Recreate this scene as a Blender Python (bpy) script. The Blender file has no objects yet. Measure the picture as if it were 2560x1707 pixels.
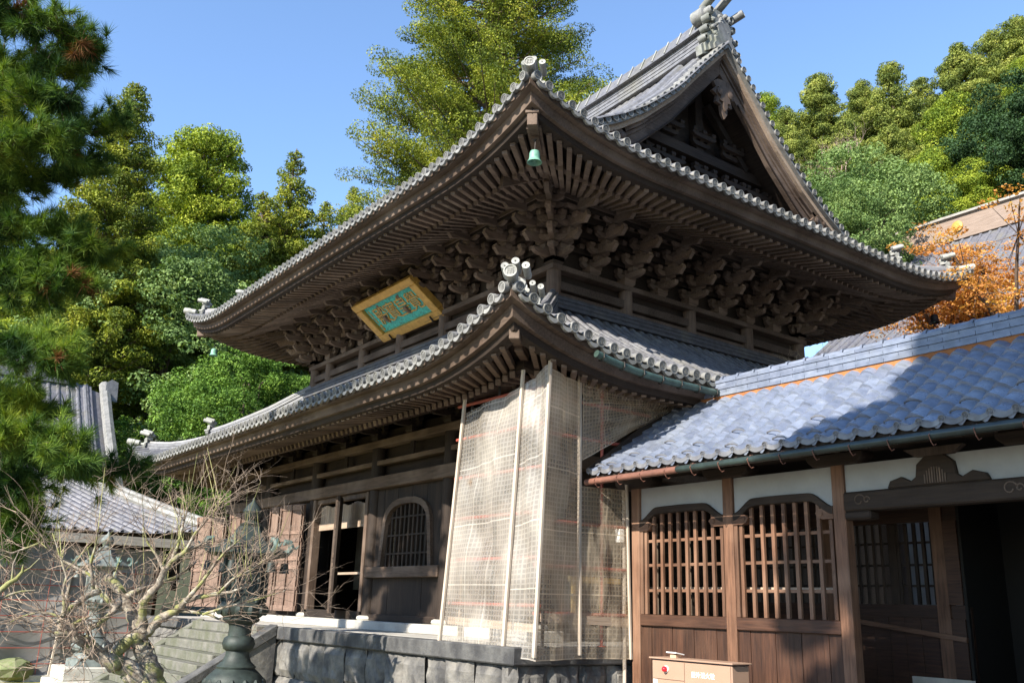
import bpy, bmesh, math, random
import numpy as np
from mathutils import Vector, Matrix
R=math.radians
random.seed(7); NR=np.random.default_rng(7)
sc=bpy.context.scene
C=sc.collection

# ------------------------------------------------ camera
FPX=2280.9; YAW,PIT,ROL=R(36.2766),R(16.2916),R(1.8309)
CAM=Vector((10.3836,-7.8046,1.65))
_cy,_sy,_cp,_sp,_cr,_sr=math.cos(YAW),math.sin(YAW),math.cos(PIT),math.sin(PIT),math.cos(ROL),math.sin(ROL)
_fw=Vector((-_cy*_cp,_sy*_cp,_sp)); _rt=Vector((_sy,_cy,0)); _up=_rt.cross(_fw)
_r2=_cr*_rt+_sr*_up; _u2=-_sr*_rt+_cr*_up
cd=bpy.data.cameras.new('camera'); cam=bpy.data.objects.new('camera',cd); C.objects.link(cam)
cd.sensor_width=36; cd.lens=FPX/2560*36; cd.clip_end=2000; cd.clip_start=0.1
cam.matrix_world=Matrix(((_r2.x,_u2.x,-_fw.x,CAM.x),(_r2.y,_u2.y,-_fw.y,CAM.y),(_r2.z,_u2.z,-_fw.z,CAM.z),(0,0,0,1)))
sc.camera=cam
# ------------------------------------------------ light
SUN_EL=R(33.5); HEAD=R(104)            # light travels towards this heading (from +X, ccw)
world=bpy.data.worlds.new('World'); sc.world=world; world.use_nodes=True
nt=world.node_tree; bg=nt.nodes['Background']
sky=nt.nodes.new('ShaderNodeTexSky'); sky.sky_type='NISHITA'; sky.sun_disc=False
sky.sun_elevation=SUN_EL; sky.altitude=200; sky.air_density=1.0; sky.dust_density=0.1; sky.ozone_density=3.6
sdir=Vector((-math.cos(HEAD)*math.cos(SUN_EL),-math.sin(HEAD)*math.cos(SUN_EL),math.sin(SUN_EL)))
sky.sun_rotation=math.atan2(sdir.x,sdir.y)
nt.links.new(sky.outputs[0],bg.inputs[0]); bg.inputs[1].default_value=0.138
sd=bpy.data.lights.new('sun','SUN'); sd.energy=4.8; sd.angle=R(0.55); sd.color=(1,0.93,0.82)
sun=bpy.data.objects.new('sun',sd); C.objects.link(sun); sun.rotation_euler=sdir.to_track_quat('Z','Y').to_euler()
sc.view_settings.view_transform='Standard'; sc.view_settings.look='None'; sc.view_settings.exposure=1.34; sc.view_settings.gamma=1
sc.render.engine='CYCLES'
try:
    sc.cycles.max_bounces=6; sc.cycles.transparent_max_bounces=12; sc.cycles.diffuse_bounces=3
except Exception: pass

# ------------------------------------------------ helpers
def pixdir(u,v):
    d=_r2*(u-1280)+_u2*(853.5-v)+_fw*FPX
    return d.normalized()
def at(u,v,r): return CAM+pixdir(u,v)*r              # point at distance r
def on(u,v,ax,val):
    d=pixdir(u,v); return CAM+d*((val-CAM[ax])/d[ax])
def ath(u,v,r):                                        # point at horizontal distance r
    d=pixdir(u,v); return CAM+d*(r/math.hypot(d.x,d.y))
def org(o):
    v=Vector((0,0,0))
    while o: v+=o.location; o=o.parent
    return v
def tag(o,label=None,cat=None,group=None,kind=None):
    if label:o['label']=label
    if cat:o['category']=cat
    if group:o['group']=group
    if kind:o['kind']=kind
    return o
def thing(name,loc,label,cat,group=None):
    o=bpy.data.objects.new(name,None); o.empty_display_size=.3; C.objects.link(o); o.location=loc
    return tag(o,label,cat,group)
def link(name,me,mat,parent,off=None):
    o=bpy.data.objects.new(name,me); C.objects.link(o)
    if parent: o.parent=parent
    for m in (mat if isinstance(mat,(list,tuple)) else [mat]): me.materials.append(m)
    return o
class MB:
    def __init__(s): s.v=[]; s.f=[]; s.m=[]
    def add(s,vs,fs,mi=0):
        n=len(s.v); s.v.extend([tuple(p) for p in vs]); s.f.extend([tuple(i+n for i in f) for f in fs]); s.m.extend([mi]*len(fs))
    def box(s,x0,x1,y0,y1,z0,z1,mi=0):
        s.add([(x0,y0,z0),(x1,y0,z0),(x1,y1,z0),(x0,y1,z0),(x0,y0,z1),(x1,y0,z1),(x1,y1,z1),(x0,y1,z1)],
              [(0,3,2,1),(4,5,6,7),(0,1,5,4),(1,2,6,5),(2,3,7,6),(3,0,4,7)],mi)
    def bar(s,a,b,w,h,mi=0,up=(0,0,1),taper=1):
        a=Vector(a);b=Vector(b);d=(b-a).normalized();u=Vector(up)
        if abs(d.dot(u))>.98:u=Vector((1,0,0))
        r=d.cross(u).normalized();u=r.cross(d)
        vs=[]
        for p,k in((a,1),(b,taper)):
            for i,j in((-1,-1),(1,-1),(1,1),(-1,1)): vs.append(p+r*(i*w*k/2)+u*(j*h*k/2))
        s.add(vs,[(0,3,2,1),(4,5,6,7),(0,1,5,4),(1,2,6,5),(2,3,7,6),(3,0,4,7)],mi)
    def tube(s,pts,rad,n=8,mi=0,cap=True):
        pts=[Vector(p) for p in pts]; N=len(pts)
        if not isinstance(rad,(list,tuple)): rad=[rad]*N
        vs=[];fs=[];pr=None
        for i,p in enumerate(pts):
            d=(pts[min(i+1,N-1)]-pts[max(i-1,0)])
            if d.length<1e-9:d=Vector((0,0,1))
            d.normalize()
            if pr is None:
                pr=d.cross(Vector((0,0,1)))
                if pr.length<.05: pr=d.cross(Vector((1,0,0)))
            pr=(pr-d*pr.dot(d)); pr.normalize(); q=d.cross(pr)
            for k in range(n):
                a=2*math.pi*k/n; vs.append(p+(pr*math.cos(a)+q*math.sin(a))*rad[i])
        for i in range(N-1):
            for k in range(n):
                k2=(k+1)%n; fs.append((i*n+k,i*n+k2,(i+1)*n+k2,(i+1)*n+k))
        if cap: fs.append(tuple(range(n-1,-1,-1))); fs.append(tuple((N-1)*n+k for k in range(n)))
        s.add(vs,fs,mi)
    def lathe(s,prof,c,n=20,mi=0,ax=None,ph=0):
        c=Vector(c); ax=Vector(ax or (0,0,1)).normalized()
        p=ax.cross(Vector((0,0,1)))
        if p.length<.05:p=Vector((1,0,0))
        p.normalize(); q=ax.cross(p); vs=[];fs=[]
        for r,z in prof:
            for k in range(n):
                a=2*math.pi*k/n+ph; vs.append(c+ax*z+(p*math.cos(a)+q*math.sin(a))*r)
        for i in range(len(prof)-1):
            for k in range(n):
                k2=(k+1)%n; fs.append((i*n+k,i*n+k2,(i+1)*n+k2,(i+1)*n+k))
        fs.append(tuple(range(n-1,-1,-1))); fs.append(tuple((len(prof)-1)*n+k for k in range(n)))
        s.add(vs,fs,mi)
    def prism(s,poly,o,ux,uy,uz,t,mi=0):
        """poly in (a,b) -> o+ux*a+uy*b, thickness t along uz (centred)"""
        o=Vector(o);ux=Vector(ux);uy=Vector(uy);uz=Vector(uz);n=len(poly)
        vs=[o+ux*a+uy*b-uz*t/2 for a,b in poly]+[o+ux*a+uy*b+uz*t/2 for a,b in poly]
        fs=[tuple(range(n-1,-1,-1)),tuple(range(n,2*n))]+[(i,(i+1)%n,n+(i+1)%n,n+i) for i in range(n)]
        s.add(vs,fs,mi)
    def grid(s,f,nu,nv,mi=0):
        vs=[f(i/nu,j/nv) for j in range(nv+1) for i in range(nu+1)]
        s.add(vs,[(j*(nu+1)+i,j*(nu+1)+i+1,(j+1)*(nu+1)+i+1,(j+1)*(nu+1)+i) for j in range(nv) for i in range(nu)],mi)
    def build(s,name,mat,parent=None,smooth=False,bevel=0):
        o=org(parent) if parent else Vector((0,0,0))
        me=bpy.data.meshes.new(name)
        me.from_pydata([(x-o.x,y-o.y,z-o.z) for x,y,z in s.v],[],s.f)
        if any(s.m): me.polygons.foreach_set('material_index',s.m)
        if smooth: me.polygons.foreach_set('use_smooth',[True]*len(s.f))
        me.update(); ob=link(name,me,mat,parent)
        if smooth=='auto':
            try: me.set_sharp_from_angle(angle=R(40))
            except Exception: pass
        if bevel:
            b=ob.modifiers.new('bevel','BEVEL'); b.width=bevel; b.segments=1; b.limit_method='ANGLE'; b.angle_limit=R(50)
        return ob
def each(name,n,mat,par,fn,smooth=False):
    for i in n:
        mb=MB(); fn(mb,i); mb.build(name,mat,par,smooth=smooth)
def npmesh(name,V,k,mat,parent=None,smooth=False):
    """V: (N*k,3) array, faces of k vertices each"""
    o=org(parent) if parent else Vector((0,0,0))
    V=np.asarray(V,dtype=np.float32).reshape(-1,3)-np.array(o,dtype=np.float32)
    me=bpy.data.meshes.new(name); n=len(V); nf=n//k
    me.vertices.add(n); me.vertices.foreach_set('co',V.ravel())
    me.loops.add(n); me.loops.foreach_set('vertex_index',np.arange(n,dtype=np.int32))
    me.polygons.add(nf); me.polygons.foreach_set('loop_start',np.arange(0,n,k,dtype=np.int32))
    me.polygons.foreach_set('loop_total',np.full(nf,k,dtype=np.int32))
    me.update(); me.validate(); return link(name,me,mat,parent)

# ------------------------------------------------ materials
def newmat(name):
    m=bpy.data.materials.new(name); m.use_nodes=True; n=m.node_tree.nodes; l=m.node_tree.links
    return m,n,l,n['Principled BSDF']
def ramp(n,l,src,stops):
    r=n.new('ShaderNodeValToRGB'); e=r.color_ramp.elements
    while len(e)<len(stops): e.new(.5)
    for k,(p,c) in enumerate(stops): e[k].position=p; e[k].color=(*c,1) if len(c)==3 else c
    l.new(src,r.inputs[0]); return r
def coords(n,l,scale=(1,1,1),rot=(0,0,0),kind='Object'):
    t=n.new('ShaderNodeTexCoord'); m=n.new('ShaderNodeMapping'); m.inputs['Scale'].default_value=scale; m.inputs['Rotation'].default_value=rot
    l.new(t.outputs[kind],m.inputs[0]); return m.outputs[0]
def noise(n,l,vec,scale=5,detail=4,rough=.6):
    t=n.new('ShaderNodeTexNoise'); t.inputs['Scale'].default_value=scale; t.inputs['Detail'].default_value=detail; t.inputs['Roughness'].default_value=rough
    if vec is not None:l.new(vec,t.inputs['Vector'])
    return t.outputs['Fac']
def mixc(n,l,fac,a,b,mode='MIX'):
    m=n.new('ShaderNodeMix'); m.data_type='RGBA'; m.blend_type=mode
    for k,x in((0,fac),(6,a),(7,b)):
        if hasattr(x,'is_linked') or hasattr(x,'links'): l.new(x,m.inputs[k])
        elif k==0: m.inputs[0].default_value=x
        else: m.inputs[k].default_value=(*x,1)
    return m.outputs[2]
def bump(n,l,src,bsdf,strength=.3,dist=.02):
    b=n.new('ShaderNodeBump'); b.inputs['Strength'].default_value=strength; b.inputs['Distance'].default_value=dist
    l.new(src,b.inputs['Height']); l.new(b.outputs[0],bsdf.inputs['Normal'])
def wood(name,a,b,axis='X',rough=.75,pale=None,amt=.3):
    m,n,l,bs=newmat(name)
    sc_={'X':(.6,9,9),'Y':(9,.6,9),'Z':(9,9,.6)}[axis]
    g=noise(n,l,coords(n,l,sc_),3.2,6,.7); big=noise(n,l,coords(n,l),.9,3)
    c=ramp(n,l,g,[(.3,a),(.7,b)]).outputs[0]
    if pale:
        pf=ramp(n,l,big,[(.45,(0,0,0)),(.75,(amt,amt,amt))]).outputs[0]
        c=mixc(n,l,pf,c,pale)
    rp=n.new('ShaderNodeNewGeometry'); rr=ramp(n,l,rp.outputs['Random Per Island'],[(0,(.72,.72,.72)),(1,(1.2,1.15,1.1))]).outputs[0]
    c=mixc(n,l,1.0,c,rr,'MULTIPLY')
    l.new(c,bs.inputs['Base Color']); bs.inputs['Roughness'].default_value=rough; bs.inputs['Specular IOR Level'].default_value=.3
    bump(n,l,g,bs,.5,.012); return m
def simple(name,a,b=None,rough=.6,scale=4,metal=0,bmp=.2,detail=5,spec=.5,stretch=(1,1,1)):
    m,n,l,bs=newmat(name)
    f=noise(n,l,coords(n,l,stretch),scale,detail,.65); b=b or tuple(x*.75 for x in a)
    l.new(ramp(n,l,f,[(.32,b),(.68,a)]).outputs[0],bs.inputs['Base Color'])
    bs.inputs['Roughness'].default_value=rough; bs.inputs['Metallic'].default_value=metal; bs.inputs['Specular IOR Level'].default_value=spec
    if bmp: bump(n,l,f,bs,bmp,.01)
    return m
def tilemat(name,a,b,rough=.38,moss=(.16,.15,.11),mamt=.5):
    m,n,l,bs=newmat(name)
    co=coords(n,l); f=noise(n,l,co,7,5); g=noise(n,l,co,1.3,4)
    rp=n.new('ShaderNodeNewGeometry')
    c=ramp(n,l,f,[(.3,b),(.7,a)]).outputs[0]
    c=mixc(n,l,ramp(n,l,g,[(.5,(0,0,0)),(.72,(mamt,)*3)]).outputs[0],c,moss)
    rr=ramp(n,l,rp.outputs['Random Per Island'],[(0,(.8,.8,.82)),(1,(1.15,1.15,1.13))]).outputs[0]
    c=mixc(n,l,1.0,c,rr,'MULTIPLY')
    l.new(c,bs.inputs['Base Color']); r2=ramp(n,l,f,[(.3,(rough+.15,)*3),(.7,(rough,)*3)]).outputs[0]; l.new(r2,bs.inputs['Roughness'])
    bump(n,l,f,bs,.15,.01); return m
def leafmat(name,cols,trans=.22,nscale=.75,rough=.7,spec=.2):
    m,n,l,bs=newmat(name); out=n['Material Output']
    rp=n.new('ShaderNodeNewGeometry'); g=noise(n,l,coords(n,l),nscale,3)
    ad=n.new('ShaderNodeMath'); ad.operation='MULTIPLY_ADD'; l.new(rp.outputs['Random Per Island'],ad.inputs[0]); ad.inputs[1].default_value=.30
    ms=n.new('ShaderNodeMath'); ms.operation='MULTIPLY_ADD'; l.new(g,ms.inputs[0]); ms.inputs[1].default_value=1.7; ms.inputs[2].default_value=-.52
    l.new(ms.outputs[0],ad.inputs[2])
    st=[(k/(len(cols)-1),c) for k,c in enumerate(cols)]
    c=ramp(n,l,ad.outputs[0],st).outputs[0]
    l.new(c,bs.inputs['Base Color']); bs.inputs['Roughness'].default_value=rough; bs.inputs['Specular IOR Level'].default_value=spec
    tr=n.new('ShaderNodeBsdfTranslucent'); tc=mixc(n,l,1.0,c,(1.25,1.3,.5),'MULTIPLY'); l.new(tc,tr.inputs[0])
    mx=n.new('ShaderNodeMixShader'); mx.inputs[0].default_value=trans; l.new(bs.outputs[0],mx.inputs[1]); l.new(tr.outputs[0],mx.inputs[2]); l.new(mx.outputs[0],out.inputs[0])
    return m
M={}
for ax in 'XYZ':
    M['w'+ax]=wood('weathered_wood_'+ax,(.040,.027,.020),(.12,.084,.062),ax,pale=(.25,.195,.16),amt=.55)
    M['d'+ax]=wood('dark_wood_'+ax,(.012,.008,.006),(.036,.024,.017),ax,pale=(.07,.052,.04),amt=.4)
    M['c'+ax]=wood('corridor_wood_'+ax,(.055,.028,.017),(.18,.095,.058),ax,rough=.6,pale=(.30,.19,.13),amt=.6)
    M['b'+ax]=wood('dark_corridor_boards_'+ax,(.022,.012,.009),(.075,.036,.022),ax,rough=.5,pale=(.12,.07,.045),amt=.4)
    M['p'+ax]=wood('pale_wood_'+ax,(.20,.145,.105),(.38,.30,.23),ax,pale=(.5,.42,.34),amt=.4)
M['tile']=tilemat('grey_roof_tile',(.19,.19,.20),(.09,.09,.10),.36)
M['tile_end']=tilemat('pale_tile_end',(.27,.265,.25),(.12,.12,.115),.5,moss=(.10,.10,.08))
M['tile_oni']=tilemat('pale_ridge_end_tile',(.36,.36,.33),(.18,.18,.165),.6,moss=(.14,.16,.10))
M['oni_dark']=tilemat('lichened_ridge_ornament',(.24,.24,.23),(.10,.10,.10),.6,moss=(.14,.16,.09))
M['rafter']=wood('rafter_wood',(.065,.045,.034),(.19,.138,.105),'Y',pale=(.32,.255,.21),amt=.5)
M['ctile']=tilemat('glazed_corridor_tile',(.19,.215,.28),(.11,.13,.175),.24,moss=(.22,.22,.20),mamt=.3)
M['ftile']=tilemat('distant_roof_tile',(.145,.145,.165),(.075,.075,.09),.5)
M['plaster']=simple('plaster',(.34,.34,.335),(.29,.29,.285),.9,3,bmp=.05)
M['stonepale']=simple('pale_stone',(.55,.52,.45),(.36,.34,.29),.85,3,bmp=.3)
M['black']=simple('interior_shade_black',(.012,.010,.008),None,.9,bmp=0)  # near-black stands in for the shade of unlit interiors
M['shoji']=simple('shoji_paper',(.5,.46,.38),None,.9,bmp=0)
M['bronze']=simple('shaded_patina_bronze',(.032,.045,.038),(.010,.015,.013),.6,6,metal=.15,bmp=.4)  # near lantern's bronze, darkened to paint in its shade
M['bronze_pale']=simple('pale_patina_bronze',(.12,.18,.16),(.05,.085,.075),.65,5,metal=.1,bmp=.3)
M['bell']=simple('green_bell_patina',(.20,.42,.31),(.08,.20,.15),.6,9,bmp=.2)
M['copper']=simple('copper_gutter',(.07,.12,.10),(.03,.05,.042),.40,6,metal=.3,bmp=.2)
M['gutterdark']=simple('blackish_green_gutter',(.03,.045,.04),(.015,.022,.02),.35,6,bmp=.1)
M['rust']=simple('rusty_brown_gutter',(.22,.10,.07),(.12,.055,.04),.45,6,bmp=.1)
M['redpipe']=simple('red_scaffold_pipe',(.34,.07,.045),(.2,.045,.03),.5,6,bmp=.05)
M['gold']=simple('gold_leaf',(.60,.36,.085),(.38,.22,.055),.42,7,metal=.35,bmp=.15)
M['iron']=simple('dark_iron',(.035,.03,.028),None,.55,metal=.6,bmp=0)
M['beige']=simple('beige_painted_metal',(.33,.215,.15),(.30,.19,.13),.45,2,bmp=.02)
M['brownside']=M['beige']
M['white']=simple('white_paint',(.82,.82,.80),(.78,.78,.76),.5,bmp=0)
M['tan']=simple('tan_metal',(.50,.34,.23),(.44,.29,.19),.5,bmp=0)
M['black_metal']=simple('dark_purple_rubber',(.03,.015,.03),None,.5,bmp=0)
m,n,l,bs=newmat('red_lens'); bs.inputs['Base Color'].default_value=(.6,.01,.02,1); bs.inputs['Roughness'].default_value=.1; bs.inputs['Coat Weight'].default_value=.6; M['red']=m
M['grayboard']=simple('grey_weathered_board',(.34,.32,.29),(.2,.18,.16),.8,5,stretch=(1,.3,4))
M['pole']=simple('weathered_pale_pole',(.52,.45,.37),(.32,.26,.2),.8,5,stretch=(6,6,.4))
# teal plaque
m,n,l,bs=newmat('teal_plaque'); co=coords(n,l); f=noise(n,l,coords(n,l,(1,1,1)),16,8,.75); g=noise(n,l,co,3,4)
ms=n.new('ShaderNodeMath'); ms.operation='ADD'; l.new(f,ms.inputs[0]); l.new(g,ms.inputs[1])
l.new(ramp(n,l,ms.outputs[0],[(.36,(.14,.12,.10)),(.43,(.05,.28,.27)),(.52,(.06,.46,.43)),(.7,(.16,.60,.54))]).outputs[0],bs.inputs['Base Color']); bs.inputs['Roughness'].default_value=.75; M['teal']=m
for e in [x for x in n if x.type=='VALTORGB'][-1].color_ramp.elements: e.position=min(1,e.position*1.0)
ms.operation='MULTIPLY_ADD'; ms.inputs[1].default_value=1.0
l.remove([k for k in l if k.to_node==ms and k.to_socket==ms.inputs[1]][0]) if [k for k in l if k.to_node==ms and k.to_socket==ms.inputs[1]] else None
ms.inputs[1].default_value=1.0; ms.inputs[2].default_value=0.0
# stone blocks of the podium
def stonemat(name,a,b,dark,sx=1.0):
    m,n,l,bs=newmat(name); co=coords(n,l,(sx,sx,sx*1.25)); f=noise(n,l,co,4,8,.7); g=noise(n,l,coords(n,l,(1,1,.7)),2.6,6)
    c=ramp(n,l,f,[(.3,b),(.7,a)]).outputs[0]
    c=mixc(n,l,ramp(n,l,g,[(.4,(0,0,0)),(.62,(.85,)*3)]).outputs[0],c,dark)
    l.new(c,bs.inputs['Base Color']); bs.inputs['Roughness'].default_value=.85; bump(n,l,f,bs,.8,.04); return m
M['stone']=stonemat('rough_podium_stone',(.22,.205,.18),(.10,.095,.085),(.035,.035,.038))
M['cap']=stonemat('podium_cap_stone',(.12,.117,.11),(.055,.055,.055),(.028,.028,.03))
M['step']=stonemat('step_stone',(.19,.18,.155),(.10,.098,.082),(.085,.09,.055))
M['floorstone']=simple('pale_podium_paving',(.40,.38,.34),(.28,.265,.24),.85,3)
M['moss']=simple('mossy_stone',(.12,.16,.05),(.2,.2,.12),.9,9,bmp=.4)
# ground
m,n,l,bs=newmat('mossy_ground'); co=coords(n,l); f=noise(n,l,co,1.1,8,.65); g=noise(n,l,co,14,5)
c=ramp(n,l,f,[(.35,(.17,.16,.05)),(.5,(.30,.25,.055)),(.65,(.22,.24,.05))]).outputs[0]
c=mixc(n,l,.35,c,ramp(n,l,g,[(.3,(.10,.09,.04)),(.7,(.4,.34,.13))]).outputs[0]); tc=n.new('ShaderNodeTexCoord'); sp=n.new('ShaderNodeSeparateXYZ'); l.new(tc.outputs['Object'],sp.inputs[0])
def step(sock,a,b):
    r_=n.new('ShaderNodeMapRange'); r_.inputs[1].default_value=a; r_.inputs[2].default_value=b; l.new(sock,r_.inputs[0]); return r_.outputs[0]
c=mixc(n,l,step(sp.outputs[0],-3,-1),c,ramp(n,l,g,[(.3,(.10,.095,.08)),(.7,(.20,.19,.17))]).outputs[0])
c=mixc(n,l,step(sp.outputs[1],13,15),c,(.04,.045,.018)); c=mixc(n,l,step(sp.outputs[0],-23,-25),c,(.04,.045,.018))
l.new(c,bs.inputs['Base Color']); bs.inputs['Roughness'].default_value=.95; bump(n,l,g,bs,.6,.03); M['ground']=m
M['hill']=simple('forest_floor',(.07,.075,.03),(.035,.035,.018),.95,.5,bmp=.5)
# mesh sheet
def sheetmat(name,alpha,col,grid=38,spots=False,axis='XZ'):
    m,n,l,bs=newmat(name); out=n['Material Output']
    tc=n.new('ShaderNodeTexCoord'); sp=n.new('ShaderNodeSeparateXYZ'); l.new(tc.outputs['UV'],sp.inputs[0])
    def line(sock,freq,w):
        a=n.new('ShaderNodeMath');a.operation='MULTIPLY';l.new(sock,a.inputs[0]);a.inputs[1].default_value=freq
        b=n.new('ShaderNodeMath');b.operation='FRACT';l.new(a.outputs[0],b.inputs[0])
        c=n.new('ShaderNodeMath');c.operation='LESS_THAN';l.new(b.outputs[0],c.inputs[0]);c.inputs[1].default_value=w;return c.outputs[0]
    def mx(a,b,op='MAXIMUM'):
        c=n.new('ShaderNodeMath');c.operation=op
        for k,x in enumerate((a,b)):
            if isinstance(x,(int,float)): c.inputs[k].default_value=x
            else:l.new(x,c.inputs[k])
        return c.outputs[0]
    th=mx(line(sp.outputs[0],grid,.28),line(sp.outputs[1],grid,.28))
    wr=noise(n,l,coords(n,l,(1,1,.8),(.5,.3,0)),1.1,5,.55); dirt=noise(n,l,coords(n,l),.8,4)
    al=mx(mx(th,.22,'MULTIPLY'),alpha,'ADD')
    w2=ramp(n,l,wr,[(.40,(0,0,0)),(.66,(.30,.30,.30))]).outputs[0]
    fold=mx(line(sp.outputs[0],1.9,.022),line(sp.outputs[1],1.15,.018)); al=mx(al,mx(fold,.35,'MULTIPLY'),'ADD')
    al=mx(al,w2,'ADD'); al=mx(al,.97,'MINIMUM')
    c=ramp(n,l,wr,[(.35,tuple(x*.72 for x in col)),(.7,col)]).outputs[0]
    c=mixc(n,l,ramp(n,l,dirt,[(.64,(0,0,0)),(.70,(.6,.6,.6))]).outputs[0],c,(.50,.27,.08))
    c=mixc(n,l,mx(th,.18,'MULTIPLY'),c,(.25,.20,.16))
    df=n.new('ShaderNodeBsdfDiffuse'); l.new(c,df.inputs[0])
    bp=n.new('ShaderNodeBump'); bp.inputs['Strength'].default_value=.9; bp.inputs['Distance'].default_value=.05; l.new(noise(n,l,coords(n,l,(1,1,.45),(.3,.5,0)),2.6,4,.6),bp.inputs['Height']); l.new(bp.outputs[0],df.inputs['Normal']); tl=n.new('ShaderNodeBsdfTranslucent'); l.new(c,tl.inputs[0])
    gl=n.new('ShaderNodeBsdfGlossy'); gl.inputs['Roughness'].default_value=.28; gl.inputs[0].default_value=(.9,.9,.9,1)
    m1=n.new('ShaderNodeMixShader'); m1.inputs[0].default_value=.45; l.new(df.outputs[0],m1.inputs[1]); l.new(tl.outputs[0],m1.inputs[2])
    m3=n.new('ShaderNodeMixShader'); m3.inputs[0].default_value=.06; l.new(m1.outputs[0],m3.inputs[1]); l.new(gl.outputs[0],m3.inputs[2])
    tp=n.new('ShaderNodeBsdfTransparent'); m2=n.new('ShaderNodeMixShader'); l.new(al,m2.inputs[0]); l.new(tp.outputs[0],m2.inputs[1]); l.new(m3.outputs[0],m2.inputs[2])
    l.new(m2.outputs[0],out.inputs[0]); return m
M['sheet']=sheetmat('clear_mesh_sheet',.27,(.88,.81,.71),grid=15)
M['sheet_side']=sheetmat('light_tinted_mesh_sheet',.28,(.84,.70,.52),grid=15)  # side panels: warm tint paints light passing through the sheet
M['sheet_grey']=simple('grey_scaffold_sheet',(.20,.195,.19),(.14,.135,.13),.7,1.2,bmp=.1)

# ------------------------------------------------ roofs
PU=[(0,9.40),(1,9.80),(2,10.28),(2.87,10.84),(3.57,11.22),(4.32,11.74),(5.32,12.62),(5.97,13.36),(6.97,14.42),(8,15.5)]
PL=[(0,5.24),(1,5.60),(2,6.10),(3,6.72),(3.93,7.42),(5,8.3)]
def interp(P,d):
    if d<=P[0][0]: return P[0][1]+(d-P[0][0])*(P[1][1]-P[0][1])/(P[1][0]-P[0][0])
    for (a,za),(b,zb) in zip(P,P[1:]):
        if d<=b: return za+(zb-za)*(d-a)/(b-a)
    return P[-1][1]
class Rect:
    def __init__(s,x0,x1,y0,y1,P,lift,reach,fade): s.x0,s.x1,s.y0,s.y1,s.P=x0,x1,y0,y1,P; s.a,s.reach,s.fade=lift,reach,fade
    def L(s,f): return (s.x1-s.x0) if f in 'FB' else (s.y1-s.y0)
    def lift(s,f,t,d):
        e=max(0,min(t,s.L(f)-t)); k=max(0,1-e/s.reach); return s.a*k**2.3*max(0,1-max(0,d)/s.fade)
    def xy(s,f,t,d):
        return {'F':(s.x1-t,s.y0+d),'S':(s.x1-d,s.y0+t),'B':(s.x1-t,s.y1-d),'W':(s.x0+d,s.y0+t)}[f]
    def pt(s,f,t,d,dz=0):
        x,y=s.xy(f,t,d); return Vector((x,y,interp(s.P,d)+s.lift(f,t,d)+dz))
    def under(s,f,t,d,z):
        x,y=s.xy(f,t,d); return Vector((x,y,z+s.lift(f,t,d)))
    def out(s,f): return Vector({'F':(0,-1,0),'S':(1,0,0),'B':(0,1,0),'W':(-1,0,0)}[f])
def covering(rf,f,dmax,sp=.25,r=.062,seg=.3,smin=0,smax=None,hip=True,dstart=0):
    """base sheet and round tile columns of one roof face"""
    mb=MB(); L=rf.L(f); smax=smax or L
    out=rf.out(f); side=Vector((0,0,1)).cross(out)
    n=int(L/.5); 
    def base(u,v):
        d=dstart+v*(dmax(L/2)-dstart); a=(d if hip else 0); a=min(a,smin) if smin else a
        t=a+u*(L-2*a); return rf.pt(f,t,d,0)
    mb.grid(base,n,14)
    k=0; s=sp*.5
    while s<L:
        D=dmax(s)
        if D>.15:
            nseg=max(1,int(D/seg)); vs=[];fs=[];m=6
            ring=0
            for i in range(nseg):
                for d,rr in ((D*i/nseg,r),(D*(i+1)/nseg,r*.88)):
                    p=rf.pt(f,s,d,.03)
                    for q in range(m+1):
                        a=math.pi*q/m; vs.append(p+side*(math.cos(a)*rr)+Vector((0,0,1))*(math.sin(a)*rr))
                    ring+=1
            for i in range(ring-1):
                for q in range(m): b=i*(m+1)+q; fs.append((b,b+1,b+m+2,b+m+1))
            mb.add(vs,fs)
        s+=sp
    return mb
def endtiles(mb,rf,f,sp=.25,r=.08,detail=True):
    L=rf.L(f); s=sp*.5; out=rf.out(f); side=Vector((0,0,1)).cross(out)
    while s<L:
        p=rf.pt(f,s,0,.03)
        disc(mb,p-out*.10,out+Vector((0,0,-.12)),r,.16,detail)
        # curved pan end between discs
        s2=s+sp*.5
        if s2<L:
            q=rf.pt(f,s2,0,-.02)+out*.02; w=sp*.5-.02
            top=[];bot=[]
            for k in range(7):
                t=-1+k/3; top.append((t*w,-.045*(1-t*t)+.01)); bot.append((t*w,-.045*(1-t*t)-.055*(1-.5*t*t)))
            slope=(rf.pt(f,s+.1,0)-rf.pt(f,s,0)).z*0
            mb.prism(top+bot[::-1],q,side,(0,0,1),out,.05)
        s+=sp
def disc(mb,p,ax,r,ln,detail=True):
    """round end tile: cylinder from p along ax, rim and a raised crest"""
    ax=Vector(ax).normalized(); n=16 if detail else 10
    mb.lathe([(r*.8,0),(r*.9,ln*.5),(r,ln*.55),(r,ln),(r*.82,ln),(r*.80,ln-.013)],p,n,0,ax)
    if detail:
        c=Vector(p)+ax*(ln-.009); sx=ax.cross(Vector((0,0,1))).normalized(); sy=sx.cross(ax)
        for (a,b,w,h) in ((0,.42,.9,.12),(0,-.05,.10,.75),(-.42,-.12,.10,.6),(.42,-.12,.10,.6),(0,.08,.86,.09),(-.2,-.25,.12,.1),(.2,-.25,.12,.1)):
            mb.prism([(-w*r*.5,-h*r*.5),(w*r*.5,-h*r*.5),(w*r*.5,h*r*.5),(-w*r*.5,h*r*.5)],c+sx*a*r+sy*b*r,sx,sy,ax,.012)
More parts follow.
